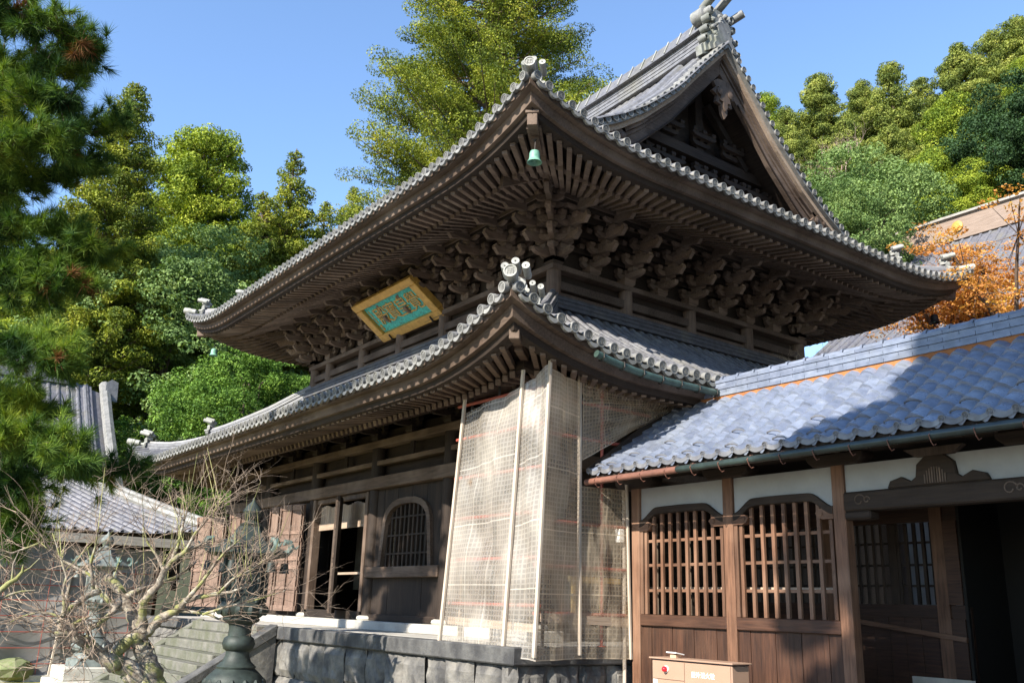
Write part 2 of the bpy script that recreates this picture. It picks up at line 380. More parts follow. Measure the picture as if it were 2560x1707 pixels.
def sweep(mb,rf,f,sec,n=48,t0=None,t1=None):
    """closed section [(d,z)] swept along eave f, mitred at the corners"""
    L=rf.L(f); vs=[];k=len(sec)
    for i in range(n+1):
        u=i/n; u=.5-.5*math.cos(math.pi*u)*(.6+.4*abs(math.cos(math.pi*u)))
        for d,z in sec: vs.append(rf.under(f,d+u*(L-2*d),d,z))
    fs=[(i*k+j,i*k+(j+1)%k,(i+1)*k+(j+1)%k,(i+1)*k+j) for i in range(n) for j in range(k)]
    fs+= [tuple(range(k)),tuple(n*k+j for j in range(k-1,-1,-1))]
    mb.add(vs,fs)

hall=thing('temple_hall',(-8.6,7,1.15),'large two-tiered wooden temple hall with upswept grey tile roofs, on the stone podium','temple')
UP=Rect(-17.25,0,0,13.95,PU,.62,3.3,5); LO=Rect(-18.0,.9,-.9,14.9,PL,.68,3.2,4.5)
VX=1.6
def dm_up_front(s):
    e=min(s,UP.L('F')-s); return 6.97 if e>=VX else e
def dm_up_side(s): return max(0,min(s,UP.L('S')-s,2.35))
roof_u=covering(UP,'F',dm_up_front,smin=VX).build('upper_roof',M['tile'],hall,smooth='auto')
mb=covering(UP,'S',dm_up_side); mb.build('side_roof_slope',M['tile'],roof_u,smooth='auto')
covering(UP,'B',dm_up_front,sp=.5,r=.08,seg=1.2,smin=VX).build('rear_roof_slope',M['tile'],roof_u,smooth='auto')
covering(UP,'W',dm_up_side,sp=.5,r=.08,seg=1.2).build('side_roof_slope',M['tile'],roof_u,smooth='auto')
mb=MB(); endtiles(mb,UP,'F'); mb.build('eave_end_tiles',M['tile_end'],roof_u,smooth='auto')
mb=MB(); endtiles(mb,UP,'S'); mb.build('eave_end_tiles',M['tile_end'],roof_u,smooth='auto')
def dm_lo(s,f): return max(0,min(s,LO.L(f)-s,3.93))
roof_l=covering(LO,'F',lambda s:dm_lo(s,'F')).build('lower_roof',M['tile'],hall,smooth='auto')
covering(LO,'S',lambda s:dm_lo(s,'S')).build('side_roof_slope',M['tile'],roof_l,smooth='auto')
covering(LO,'B',lambda s:dm_lo(s,'B'),sp=.5,r=.08,seg=1.2).build('rear_roof_slope',M['tile'],roof_l,smooth='auto')
covering(LO,'W',lambda s:dm_lo(s,'W'),sp=.5,r=.08,seg=1.2).build('side_roof_slope',M['tile'],roof_l,smooth='auto')
mb=MB(); endtiles(mb,LO,'F'); mb.build('eave_end_tiles',M['tile_end'],roof_l,smooth='auto')
mb=MB(); endtiles(mb,LO,'S'); mb.build('eave_end_tiles',M['tile_end'],roof_l,smooth='auto')
# eave boards, one part each roof
def boards(rf,zb,par,nm):
    a=MB()
    for f in 'FSBW':
        sweep(a,rf,f,[(.05,zb-.03),(.05,zb-.13),(.30,zb-.13),(.30,zb+.03)])
    a.build('eave_board',M['wX'],par)
    a=MB()
    for f in 'FSBW': sweep(a,rf,f,[(.16,zb-.133),(.20,zb-.27),(.42,zb-.27),(.42,zb-.10)])
    a.build('eave_board',M['wX'],par)
    a=MB()
    for f in 'FSBW': sweep(a,rf,f,[(.28,zb-.273),(.31,zb-.36),(.5,zb-.36),(.5,zb-.22)])
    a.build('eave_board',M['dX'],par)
boards(UP,9.40,roof_u,'u'); boards(LO,5.24,roof_l,'l')
# soffit boarding above rafters
a=MB()
for f in 'FSBW': sweep(a,UP,f,[(.3,9.17),(1.25,9.33),(3.3,9.98),(3.3,10.04),(1.25,9.40),(.3,9.25)])
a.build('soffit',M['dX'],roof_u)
a=MB()
for f in 'FSBW': sweep(a,LO,f,[(.3,5.00),(1.25,5.15),(2.7,5.60),(2.7,5.66),(1.25,5.22),(.3,5.08)])
a.build('soffit',M['dY'],roof_l)
a=MB()
for f in 'FSBW': sweep(a,UP,f,[(1.08,9.13),(1.20,9.13),(1.20,9.27),(1.08,9.27)])
a.build('eave_batten',M['wX'],roof_u)
a=MB()
for f in 'FSBW': sweep(a,LO,f,[(1.08,4.93),(1.20,4.93),(1.20,5.07),(1.08,5.07)])
a.build('eave_batten',M['dX'],roof_l)
# purlins
a=MB()
for f in 'FSBW': sweep(a,UP,f,[(2.22,9.40),(2.40,9.40),(2.40,9.66),(2.22,9.66)],n=24)
a.build('purlin',M['wX'],hall)
a=MB()
for f in 'FSBW': sweep(a,LO,f,[(2.20,5.32),(2.36,5.32),(2.36,5.50),(2.20,5.50)],n=24)
a.build('purlin',M['dX'],hall)
# rafters -------------------------------------------------
ray_parts=[]
def rafters(rf,f,sp,d0,z0,d1,z1,dwall,w,h,par_list,fan=True,drop=0):
    L=rf.L(f); n=int(L/sp)
    half=L/2
    for i in range(n):
        t=(i+.5)/n*2-1       # -1..1 fan parameter at the eave edge
        # fan: ray from wall-line pos to eave pos
        k=lambda d: half+t*(half-min(d,99)*1.0)
        e=1-abs(t)
        if e*half<.12: continue
        kk=lambda d: (half+t*(half-d)) if fan else half+t*half
        if not fan:
            s=half+t*half; ee=half-abs(t)*half
            if ee<d1: dd1=max(d0+.1,ee)
            else: dd1=d1
            if ee<d0+.08: continue
            z1b=z0+(z1-z0)*(dd1-d0)/(d1-d0)
            a=rf.under(f,s,d0,z0); b=rf.under(f,s,dd1,z1b)
        else:
            # concentrate fanning near corners only
            wgt=abs(t)**1.5
            def pos(d): return half+t*half - math.copysign(1,t)*wgt*d
            a=rf.under(f,pos(d0),d0,z0); b=rf.under(f,pos(d1),d1,z1)
        par_list.append((a,b,w,h))
up_out=[];up_in=[];lo_all=[]
for f in 'FSBW':
    rafters(UP,f,.245,.42,9.05,1.45,9.24,3,.09,.13,up_out)
    rafters(UP,f,.245,1.05,9.10,2.75,9.74,3,.09,.13,up_in)
    rafters(LO,f,.215,.40,4.90,1.40,5.06,3,.08,.10,lo_all)
    rafters(LO,f,.215,1.05,4.90,2.5,5.44,3,.08,.10,lo_all)
allr=[(r,'u') for r in up_out+up_in]+[(r,'l') for r in lo_all]
allr.sort(key=lambda q:((q[0][0]-CAM).length)*(1 if q[1]=='u' else 1.15)+(50 if q[0][0].y>13.2 or q[0][0].x<-16.5 else 0))
for (a,b,w,h),t in allr[:100]:
    mb=MB(); mb.bar(a,b,w,h); mb.build('rafter',M['rafter'],hall)
mb=MB()
for (a,b,w,h),t in allr[100:]: mb.bar(a,b,w,h)
tag(mb.build('rafters',M['rafter'],hall),kind='stuff')
# hip rafters
def hipraf(rf,cx,cy,sx,sy,z_out,z_in,d0,d1,w,h):
    L0=Vector((cx+sx*d0,cy+sy*d0,z_out)); L1=Vector((cx+sx*d1,cy+sy*d1,z_in))
    mb=MB(); mb.bar(L0,L1,w,h); d=(L0-L1).normalized()
    mb.bar(L0+Vector((0,0,h*.5+.02))+d*.03,L0+Vector((0,0,h*.5+.02))-d*.12,w*1.35,.06)
    # carved lower tip
    mb.bar(L0-d*.45-Vector((0,0,h*.62)),L1-Vector((0,0,h*.62)),w*.82,h*.5)
    mb.build('hip_rafter',M['wY'],hall,bevel=.01)
for (cx,cy,sx,sy) in ((0,0,-1,1),(-17.25,0,1,1),(0,13.95,-1,-1)):
    hipraf(UP,cx,cy,sx,sy,9.42,9.72,.32,3.0,.17,.22)
for (cx,cy,sx,sy) in ((.9,-.9,-1,1),(-18,-.9,1,1),(.9,14.9,-1,-1)):
    hipraf(LO,cx,cy,sx,sy,5.36,5.5,.34,2.6,.15,.20)
# hip ridges and corner ridge-end tiles --------------------
def hipridge(rf,cx,cy,sx,sy,d0,d1,h,par,d2=None):
    mb=MB(); dv=Vector((sx,sy,0)).normalized(); sd=Vector((-dv.y,dv.x,0)); n=14
    def z(d): return interp(rf.P,d)+rf.a*max(0,1-d/rf.reach)**2.3*max(0,1-d/rf.fade)
    for (da,db,zb,hh,ww) in ((d0,d1,-.02,h,.26),(d2 or d0+1.5,d1,h-.02,h*.75,.22)):
        m=int(hh/.045)
        for j in range(m):
            w=ww/2-(.012 if j%2 else 0); 
            sec=[(-w,zb+j*.045),(w,zb+j*.045),(w,zb+(j+1)*.045-.004),(-w,zb+(j+1)*.045-.004)]
            vs=[];
            for i in range(n+1):
                d=da+(db-da)*i/n
                for (a,b) in sec: vs.append(Vector((cx+sx*d,cy+sy*d,z(d)+b))+sd*a)
            fs=[(i*4+q,i*4+(q+1)%4,(i+1)*4+(q+1)%4,(i+1)*4+q) for i in range(n) for q in range(4)]+[(0,1,2,3),(n*4+3,n*4+2,n*4+1,n*4)]
            mb.add(vs,fs)
        mb.tube([Vector((cx+sx*d,cy+sy*d,z(d)+zb+m*.045+.02)) for d in [da+(db-da)*i/n for i in range(n+1)]],.06,8)
    o=mb.build('hip_ridge',M['tile'],par)
    for da,zb in ((d0,0),(d2 or d0+1.5,h)):
        oni(Vector((cx+sx*da,cy+sy*da,z(da)+zb)),-dv,o,.9 if zb else 1)
    return o
def oni(p,out,par,k=1,crest=True):
    """ridge-end tile: carved plate, three tubes on top"""
    mb=MB(); out=Vector(out).normalized(); sd=Vector((0,0,1)).cross(out).normalized(); up=Vector((0,0,1))
    poly=[(-.20,0),(-.24,.05),(-.17,.09),(-.20,.15),(-.12,.19),(-.14,.27),(-.07,.33),(0,.36),(.07,.33),(.14,.27),(.12,.19),(.20,.15),(.17,.09),(.24,.05),(.20,0),(.10,.03),(0,-.02),(-.10,.03)]
    mb.prism([(a*k,b*k) for a,b in poly],p+out*.02,sd,up,out,.09*k)
    mb.prism([(a*k*.6,b*k*.75+.04*k) for a,b in poly],p+out*.07*k,sd,up,out,.05*k)
    mb.box(*sum([[q-.09*k,q+.09*k] for q in (p.x,p.y)],[]),p.z+.26*k,p.z+.33*k)
    for a,b in ((0,.47),(-.15,.40),(.15,.40)):
        c=p+sd*a*k+up*b*k-out*.10*k
        mb.lathe([(.05*k,0),(.058*k,.05*k),(.058*k,.30*k),(.03*k,.30*k),(.012*k,.29*k),(.012*k,.27*k)],c,14,0,out+Vector((0,0,.25)))
    for s_ in (-1,1):
        mb.lathe([(.035*k,0),(.035*k,.12*k)],p+sd*.17*k*s_+up*.12*k,10,0,out)
    mb.build('ridge_end_tile',M['tile_oni'],par,smooth='auto')
for rf,(x0,x1,y0,y1),par,dd in ((UP,(-17.25,0,0,13.95),roof_u,2.0),(LO,(-18,.9,-.9,14.9),roof_l,3.9)):
    for cx,cy,sx,sy in ((x1,y0,-1,1),(x0,y0,1,1),(x1,y1,-1,-1),(x0,y1,1,-1)):
        hipridge(rf,cx,cy,sx,sy,.42 if rf is UP else .40,dd,.22,par,d2=1.25 if rf is UP else 1.75)
# corner discs with the crest
def corner_disc(p,ax,par):
    mb=MB(); disc(mb,p,ax,.095,.38,True); mb.build('corner_end_tile',M['tile_oni'],par,smooth='auto')
for rf,c,par in ((UP,(0,0,-1,1),roof_u),(UP,(-17.25,0,1,1),roof_u),(UP,(0,13.95,-1,-1),roof_u),(LO,(.9,-.9,-1,1),roof_l),(LO,(-18,-.9,1,1),roof_l)):
    o_=Vector((-c[2],-c[3],0)).normalized()
    corner_disc(Vector((c[0],c[1],interp(rf.P,0)+rf.a+.10))-o_*.30,o_+Vector((0,0,.12)),par)
# main ridge ------------------------------------------------
def zr(x): 
    t=(x+8.62)/7.0; return .28*abs(t)**3
mb=MB(); n=20
def rsweep(mb,sec,x0,x1,n=20,mi=0):
    vs=[];k=len(sec)
    for i in range(n+1):
        x=x0+(x1-x0)*i/n
        for (y,z) in sec: vs.append((x,6.97+y,z+zr(x)))
    fs=[(i*k+q,i*k+(q+1)%k,(i+1)*k+(q+1)%k,(i+1)*k+q) for i in range(n) for q in range(k)]+[tuple(range(k)),tuple(n*k+q for q in range(k-1,-1,-1))]
    mb.add(vs,fs,mi)
for j in range(8):
    w=.21-(.015 if j%2 else 0); rsweep(mb,[(-w,14.36+j*.05),(w,14.36+j*.05),(w,14.36+(j+1)*.05-.004),(-w,14.36+(j+1)*.05-.004)],-15.3,-2.1)
rsweep(mb,[(-.32,14.76),(.32,14.76),(.30,14.82),(.14,15.16),(.0,15.22),(-.14,15.16),(-.30,14.82)],-15.3,-2.1)
ridge=mb.build('main_ridge',M['tile'],roof_u)
x=-15.1
while x<-2.2:
    mb=MB(); z=zr(x); mb.bar((x,6.97-.325,14.80+z),(x,6.97-.155,15.185+z),.035,.02)
    x+=.42; mb.build('ridge_strap',M['tile_oni'],ridge)
# big ridge end ornament
def bigoni(x,sx):
    mb=MB(); o=Vector((x,6.97,14.10+zr(x))); X=Vector((sx,0,0))
    poly=[(-.62,-.32),(-.66,-.10),(-.54,.04),(-.58,.22),(-.44,.34),(-.50,.50),(-.36,.62),(-.42,.80),(-.30,.98),(-.12,1.10),(.12,1.10),(.30,.98),(.42,.80),(.36,.62),(.50,.50),(.44,.34),(.58,.22),(.54,.04),(.66,-.10),(.62,-.32),(.45,-.24),(.25,.02),(0,.12),(-.25,.02),(-.45,-.24)]
    mb.prism(poly,o,(0,1,0),(0,0,1),X,.18)
    for k,f_ in ((.88,.12),(.72,.18),(.55,.24)): mb.prism([(a*k,b*k+.06) for a,b in poly],o+X*f_*.9,(0,1,0),(0,0,1),X,.06)
    for s_ in (-1,1):
        for (yy,zz,r) in ((.42,.72,.10),(.50,.40,.09),(.57,.10,.085),(.34,.95,.11)):
            mb.lathe([(r*.6,0),(r,.03),(r,.2),(r*.6,.24),(r*.6,.20)],o+Vector((0,s_*yy,zz))-X*.05,12,0,X)
    for yy,zz in ((-.2,1.22),(.2,1.22),(0,1.10)):
        if yy==0: continue
        mb.lathe([(.07,0),(.105,.06),(.105,.62),(.085,.64),(.075,.62),(.075,.5)],o+Vector((0,yy,zz))-X*.28,14,0,X+Vector((0,0,.5)))
    mb.lathe([(.07,0),(.10,.06),(.10,.55),(.08,.56),(.07,.5)],o+Vector((0,.46,1.02))-X*.18,14,0,X+Vector((0,.35,.35)))
    mb.lathe([(.12,0),(.2,.05),(.2,.4),(.12,.45)],o+Vector((0,-.30,.95))-X*.42,14,0,X)
    for k in range(26):  # carved knobs
        a=random.uniform(-.36,.36); b=random.uniform(.1,.95)
        mb.lathe([(.055,0),(.06,.05),(.02,.09)],o+Vector((0,a,b))+X*.16,7,0,X+Vector((0,random.uniform(-.5,.5),random.uniform(-.5,.5))))
    mb.build('ridge_end_ornament',M['oni_dark'],ridge,smooth='auto')
bigoni(-1.95,1); bigoni(-15.3,-1)
# descending ridges and verge tiles on the gable end -----------
def verge(xv,sx,fac):
    par=roof_u
    for f,sg in (('F',1),('B',-1)):
        mb=MB(); d=VX+.9
        def P_(d,dx,dz):
            y=(d if sg==1 else 13.95-d); return Vector((xv-sx*dx,y,interp(PU,d)+dz))
        dd=1.75
        while dd<6.9:
            p=P_(dd,.34,.05); disc(mb,p,(sx,0,-.06),.078,.36,True)
            dd+=.205 if dd<5 else .16
        mb.build('verge_tiles',M['tile_end'],par,smooth='auto')
        mb=MB()
        for dx in (.48,.72): mb.tube([P_(1.4+i*(6.6-1.4)/22,dx,.10) for i in range(23)],.085,8)
        mb.tube([P_(1.3+i*(6.4-1.3)/22,.98,.16) for i in range(23)],.12,8)
        mb.build('descending_ridge',M['tile'],par,smooth='auto')
        # tile-bed board, verge boards, barge board
        def strip(dx0,dx1,z0,z1,name,mat,lo=1.2,hi=6.97,n=26,wid=None):
            mb=MB(); vs=[]
            for i in range(n+1):
                d=lo+(hi-lo)*i/n
                k=1 if wid is None else wid(i/n)
                zt=z0; zb=z0+(z1-z0)*k
                for (a,b) in ((dx0,zt),(dx1,zt),(dx1,zb),(dx0,zb)): vs.append(P_(d,a,b))
            fs=[(i*4+q,i*4+(q+1)%4,(i+1)*4+(q+1)%4,(i+1)*4+q) for i in range(n) for q in range(4)]+[(0,1,2,3),(n*4+3,n*4+2,n*4+1,n*4)]
            mb.add(vs,fs); return mb.build(name,mat,par)
        strip(.02,.50,-.01,-.09,'verge_board',M['tile_end'])
        strip(.12,.55,-.093,-.22,'verge_board',M['pY'])
        strip(.20,.60,-.223,-.32,'verge_board',M['wY'])
        strip(.30,.40,-.323,-.80,'bargeboard',M['wY'],lo=.9,wid=lambda u:1.0-.25*u)
        strip(.262,.296,-.335,-.42,'barge_moulding',M['wY'],lo=.9)
        strip(.262,.296,-.66,-.70,'barge_moulding',M['dY'],lo=1.4,hi=6.4)
        # soffit boards under the overhang
        strip(.40,1.35,-.36,-.40,'gable_soffit',M['dX'],lo=1.6)
verge(-VX,1,0)
def arm(mb,o,ux,L,h=.13,t=.11,mi=0):
    """boat-shaped bracket arm centred at o, along ux"""
    a=L/2; poly=[(-a,h),(-a,h*.55),(-a*.86,h*.22),(-a*.62,0),(a*.62,0),(a*.86,h*.22),(a,h*.55),(a,h)]
    ux=Vector(ux).normalized(); mb.prism(poly,o,ux,(0,0,1),ux.cross(Vector((0,0,1))),t,mi)
def block(mb,o,w=.17,h=.11):
    x,y,z=o; b=w*.34; w=w/2
    mb.add([(x-b,y-b,z),(x+b,y-b,z),(x+b,y+b,z),(x-b,y+b,z),(x-w,y-w,z+h*.4),(x+w,y-w,z+h*.4),(x+w,y+w,z+h*.4),(x-w,y+w,z+h*.4),(x-w,y-w,z+h),(x+w,y-w,z+h),(x+w,y+w,z+h),(x-w,y+w,z+h)],
      [(0,3,2,1),(0,1,5,4),(1,2,6,5),(2,3,7,6),(3,0,4,7),(4,5,9,8),(5,6,10,9),(6,7,11,10),(7,4,8,11),(8,9,10,11)])
# gegyo pendants
def gegyo(y,z,k,ax):
    mb=MB(); poly=[(0,.42),(.16,.40),(.30,.30),(.22,.2),(.34,.08),(.2,.02),(.24,-.14),(.1,-.16),(.08,-.34),(0,-.45),(-.08,-.34),(-.1,-.16),(-.24,-.14),(-.2,.02),(-.34,.08),(-.22,.2),(-.30,.30),(-.16,.40)]
    o=Vector((-VX-.24,y,z)); mb.prism([(a*k,b*k) for a,b in poly],o,(0,1,0),(0,0,1),(1,0,0),.08)
    mb.prism([(a*k*.65,b*k*.65) for a,b in poly],o+Vector((.06,0,0)),(0,1,0),(0,0,1),(1,0,0),.05)
    for s_ in(-1,1): mb.lathe([(.07*k,0),(.08*k,.04),(.02,.06)],o+Vector((.06,s_*.16*k,.1*k)),10,0,(1,0,0))
    mb.build('gable_pendant',M['wZ'],roof_u,smooth='auto')
gegyo(6.97,13.05,1.15,0); gegyo(10.35,10.85,.9,0); gegyo(3.6,10.85,.9,0)
# gable wall (recessed)
mb=MB(); gy=[]
n=24
for i in range(n+1):
    d=1.9+(6.97-1.9)*i/n; gy.append((d,interp(PU,d)-.42))
poly=[(y,z) for y,z in gy]+[(13.95-y,z) for y,z in gy[::-1][1:]]
poly=[(2.0,10.25)]+poly+[(11.95,10.25)]
mb.prism(poly,(-2.85,0,0),(0,1,0),(0,0,1),(1,0,0),.1); gw=mb.build('gable_wall',M['dY'],hall)
mb=MB(); mb.box(-2.76,-2.45,3.2,10.8,10.75,11.05); mb.box(-2.76,-2.5,4.3,9.7,11.75,12.0)
for y in (4.0,5.4,6.97,8.5,9.9): mb.box(-2.78,-2.58,y-.1,y+.1,10.4,11.7 if abs(y-6.97)<2 else 11.2)
mb.box(-2.78,-2.56,6.85,7.09,11.9,13.6)
for y in (4.7,6.2,7.7,9.2): mb.prism([(-.3,0),(-.34,.12),(-.2,.1),(-.12,.25),(.12,.25),(.2,.1),(.34,.12),(.3,0)],(-2.5,y,11.06),(0,1,0),(0,0,1),(1,0,0),.14)
for y in (5.4,8.54): mb.bar((-2.55,y,12.0),(-2.55,6.97+(.25 if y>7 else -.25),13.3),.16,.16)
for (z_,ys_) in ((11.10,(4.3,5.1,5.9,6.97,8.0,8.8,9.6)),(12.02,(5.9,6.97,8.0)),(10.5,(3.4,4.6,5.8,6.97,8.1,9.3,10.5))):
    for y in ys_:
        arm(mb,Vector((-2.55,y,z_+.10)),(0,1,0),.6,.11,.10); arm(mb,Vector((-2.45,y,z_+.26)),(0,1,0),.8,.11,.10)
        for q in (-.25,0,.25): block(mb,(-2.55,y+q,z_+.21),.13,.10); block(mb,(-2.45,y+q*1.25,z_+.37),.13,.10)
mb.build('gable_framing',M['dY'],gw)
mb=MB(); mb.box(-2.5,-2.3,2.1,11.85,10.32,10.52); mb.build('gable_sill',M['wY'],hall)
# upper walls and brackets ----------------------------------
wx0,wx1,wy0,wy1=-14.1,-3.03,3.03,10.92
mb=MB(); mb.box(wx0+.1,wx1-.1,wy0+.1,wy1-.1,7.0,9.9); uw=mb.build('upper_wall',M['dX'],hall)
mb=MB()
for z0,z1,p in ((7.62,7.76,.05),(7.80,7.98,.09),(8.18,8.30,.16)):
    mb.box(wx0-p,wx1+p,wy0-p,wy0+.08,z0,z1); mb.box(wx1-.08,wx1+p-.003,wy0+.084,wy1+p,z0+.003,z1-.003); mb.box(wx0-p+.003,wx0+.08,wy0+.084,wy1+p,z0+.003,z1-.003)
mb.build('wall_beam',M['wX'],uw,bevel=.01)
mb=MB()
nF,nS=11,8
xsF=[wx1+(wx0-wx1)*i/nF for i in range(nF+1)]; ysS=[wy0+(wy1-wy0)*i/nS for i in range(nS+1)]
each('column',[(x,wy0) for x in xsF[::2]+[wx0]]+[(wx1,y+.001) for y in ysS[::2]],M['wZ'],uw,lambda m,p:m.lathe([(.15,0),(.15,.9)],(p[0],p[1],7.4),12),'auto')
for xx,nm in ((xsF,'F'),): 
    pass
# noshi stack where lower roof meets the upper wall
mb=MB()
for j in range(6):
    p=.30-(.02 if j%2 else 0)-j*.012; z0=7.33+j*.048
    mb.box(wx0-p,wx1+p,wy0-p,wy0,z0,z0+.042); mb.box(wx1,wx1+p-.002,wy0+.001,wy1+p,z0,z0+.042); mb.box(wx0-p+.002,wx0,wy0+.001,wy1+p,z0,z0+.042)
mb.build('wall_foot_ridge',tilemat('shaded_wall_foot_tile',(.085,.085,.095),(.045,.045,.05),.6),roof_l)  # tile colour darkened to paint shade under the deep upper eave

def nose(mb,p,out,L,w=.10,h=.15):
    """tail rafter with a cut, slightly upturned tip"""
    out=Vector(out); sd=out.cross(Vector((0,0,1))).normalized()
    poly=[(-.5,.22),(-.5,.22+h),(L*.3,.10+h*.9),(L*.75,.02+h),(L,.08+h*.9),(L+.03,.06+h*.3),(L*.8,-.02),(L*.4,.02)]
    mb.prism(poly,p,out,(0,0,1),sd,w)
    mb.prism([(L+.002,.08+h*.9),(L+.032,.06+h*.3),(L+.04,.06+h*.3),(L+.01,.08+h*.92)],p,out,(0,0,1),sd,w*1.02,1)
def bracket(p,out,k=1,tiers=4,diag=False,tail=True,st=.235,rise=.27):
    out=Vector(out).normalized(); sd=out.cross(Vector((0,0,1))).normalized(); mb=MB()
    block(mb,p,.30*k,.17*k)
    for i in range(tiers):
        z=p.z+.15*k+i*rise*k
        reach=(.30+st*(i+1))*k
        arm(mb,p+out*(reach*.5-.10)+Vector((0,0,z-p.z)),out,reach+.25,.125*k,.105*k)
        for j in range(i+1):
            if j<i-1 and not j==0: continue
            c=p+out*(st*k*(j))+Vector((0,0,z-p.z+.004*j))
            L=(.56+.16*((i+j)%2))*k
            arm(mb,c,sd,L,.11*k,.085*k)
            for q in(-1,0,1): block(mb,c+sd*q*(L/2-.07*k)+Vector((0,0,.115*k)),.135*k,.10*k)
        block(mb,p+out*(st*k*(i+1))+Vector((0,0,z-p.z+.128*k)),.16*k,.105*k)
        if tail and i>=1 and i<=tiers-1:
            nose(mb,p+out*(st*k*(i+.6))+Vector((0,0,z-p.z-.03)),out,.34*k+.04*i,.095*k,.12*k)
    return mb
zb=8.30
for i,x in enumerate(xsF):
    mb=bracket(Vector((x,wy0,zb)),(0,-1,0))
    if x==xsF[0]:
        m2=bracket(Vector((x,wy0,zb)),(1,0,0)); mb.add(m2.v,m2.f)
        m2=bracket(Vector((x,wy0,zb)),(1,-1,0),st=.33); mb.add(m2.v,m2.f)
    if i==len(xsF)-1:
        m2=bracket(Vector((x,wy0,zb)),(-1,0,0)); mb.add(m2.v,m2.f)
        m2=bracket(Vector((x,wy0,zb)),(-1,-1,0),st=.33); mb.add(m2.v,m2.f)
    mb.build('bracket_set',[M['rafter'],M['pZ']],hall)
for i,y in enumerate(ysS[1:]):
    mb=bracket(Vector((wx1,y,zb)),(1,0,0))
    if i==nS-1:
        m2=bracket(Vector((wx1,y,zb)),(1,1,0),st=.33); mb.add(m2.v,m2.f)
    mb.build('bracket_set',[M['rafter'],M['pZ']],hall)
# continuous tie beams between bracket tiers
mb=MB()
for i,(off,z) in enumerate(((.0,8.72),(.235,8.98),(.47,9.22),(.72,9.33))):
    mb.box(wx0-off,wx1+off,wy0-off-.05,wy0-off+.05,z+.005*i,z+.12); mb.box(wx1+off-.05,wx1+off+.049,wy0-off+.052,wy1+off,z+.005*i,z+.118); mb.box(wx0-off-.049,wx0-off+.05,wy0-off+.052,wy1+off,z+.005*i,z+.118)
mb.build('bracket_ties',M['dX'],hall)
# lower walls -----------------------------------------------
LW=1.6; cols=[-1.6,-4.25,-7.15,-10.15,-13.0,-15.6]
mb=MB(); mb.box(-15.5,-1.7,1.75,1.83,3.98,5.3); 
mb.box(-1.84,-1.76,1.84,12.4,1.2,5.3); mb.box(-15.5,-15.4,1.84,12.4,1.2,5.3); mb.box(-15.3,-1.9,12.3,12.4,1.2,5.3)
lw=mb.build('lower_wall',M['dX'],hall)
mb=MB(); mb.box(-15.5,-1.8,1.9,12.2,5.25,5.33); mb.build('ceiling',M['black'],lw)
each('column',[(x,LW) for x in cols]+[(-1.6,y) for y in (4.3,7,9.7,12.4)],M['dZ'],lw,lambda m,p:m.lathe([(.15,0),(.15,3.75)],(p[0],p[1],1.25),14),'auto')
each('column_base',cols,M['stonepale'],lw,lambda m,x:m.lathe([(.22,0),(.24,.03),(.23,.07),(.19,.09)],(x,LW,1.33),16),'auto')
mb=MB()
mb.box(-15.8,-1.4,LW-.20,LW+.08,3.98,4.23)     # long tie beam
mb.box(-15.8,-1.4,LW-.16,LW+.08,4.88,5.03)
mb.box(-15.6,-1.6,LW-.10,LW+.06,4.50,4.60)
mb.box(-1.68,-1.40,LW+.084,12.5,3.983,4.227); mb.box(-1.68,-1.44,LW+.084,12.5,4.883,5.027)
mb.build('wall_beam',M['wX'],lw,bevel=.012)
mb=MB()
for x0_,x1_ in ((-7.0,-4.4),(-4.1,-1.75),(-12.85,-10.3),(-15.45,-13.15)): mb.box(x0_,x1_,LW-.10,LW+.06,1.335,1.46)
mb.box(-10.0,-7.3,LW-.14,LW+.08,1.335,1.50)
mb.build('ground_sill',M['dX'],lw,bevel=.01)
mb=MB(); mb.box(-16.2,-1.2,LW-.42,LW+.3,1.159,1.33); mb.build('stone_plinth',M['floorstone'],lw,bevel=.015)
mb=MB()
for x in (-8.65,-14.3,-11.6,-5.7,-2.9):   # struts between beams
    for q in (-.05,0.0,.05): mb.box(x+q-.018,x+q+.018,LW-.05,LW+.0,4.604,4.876)
mb.build('struts',M['dZ'],lw)
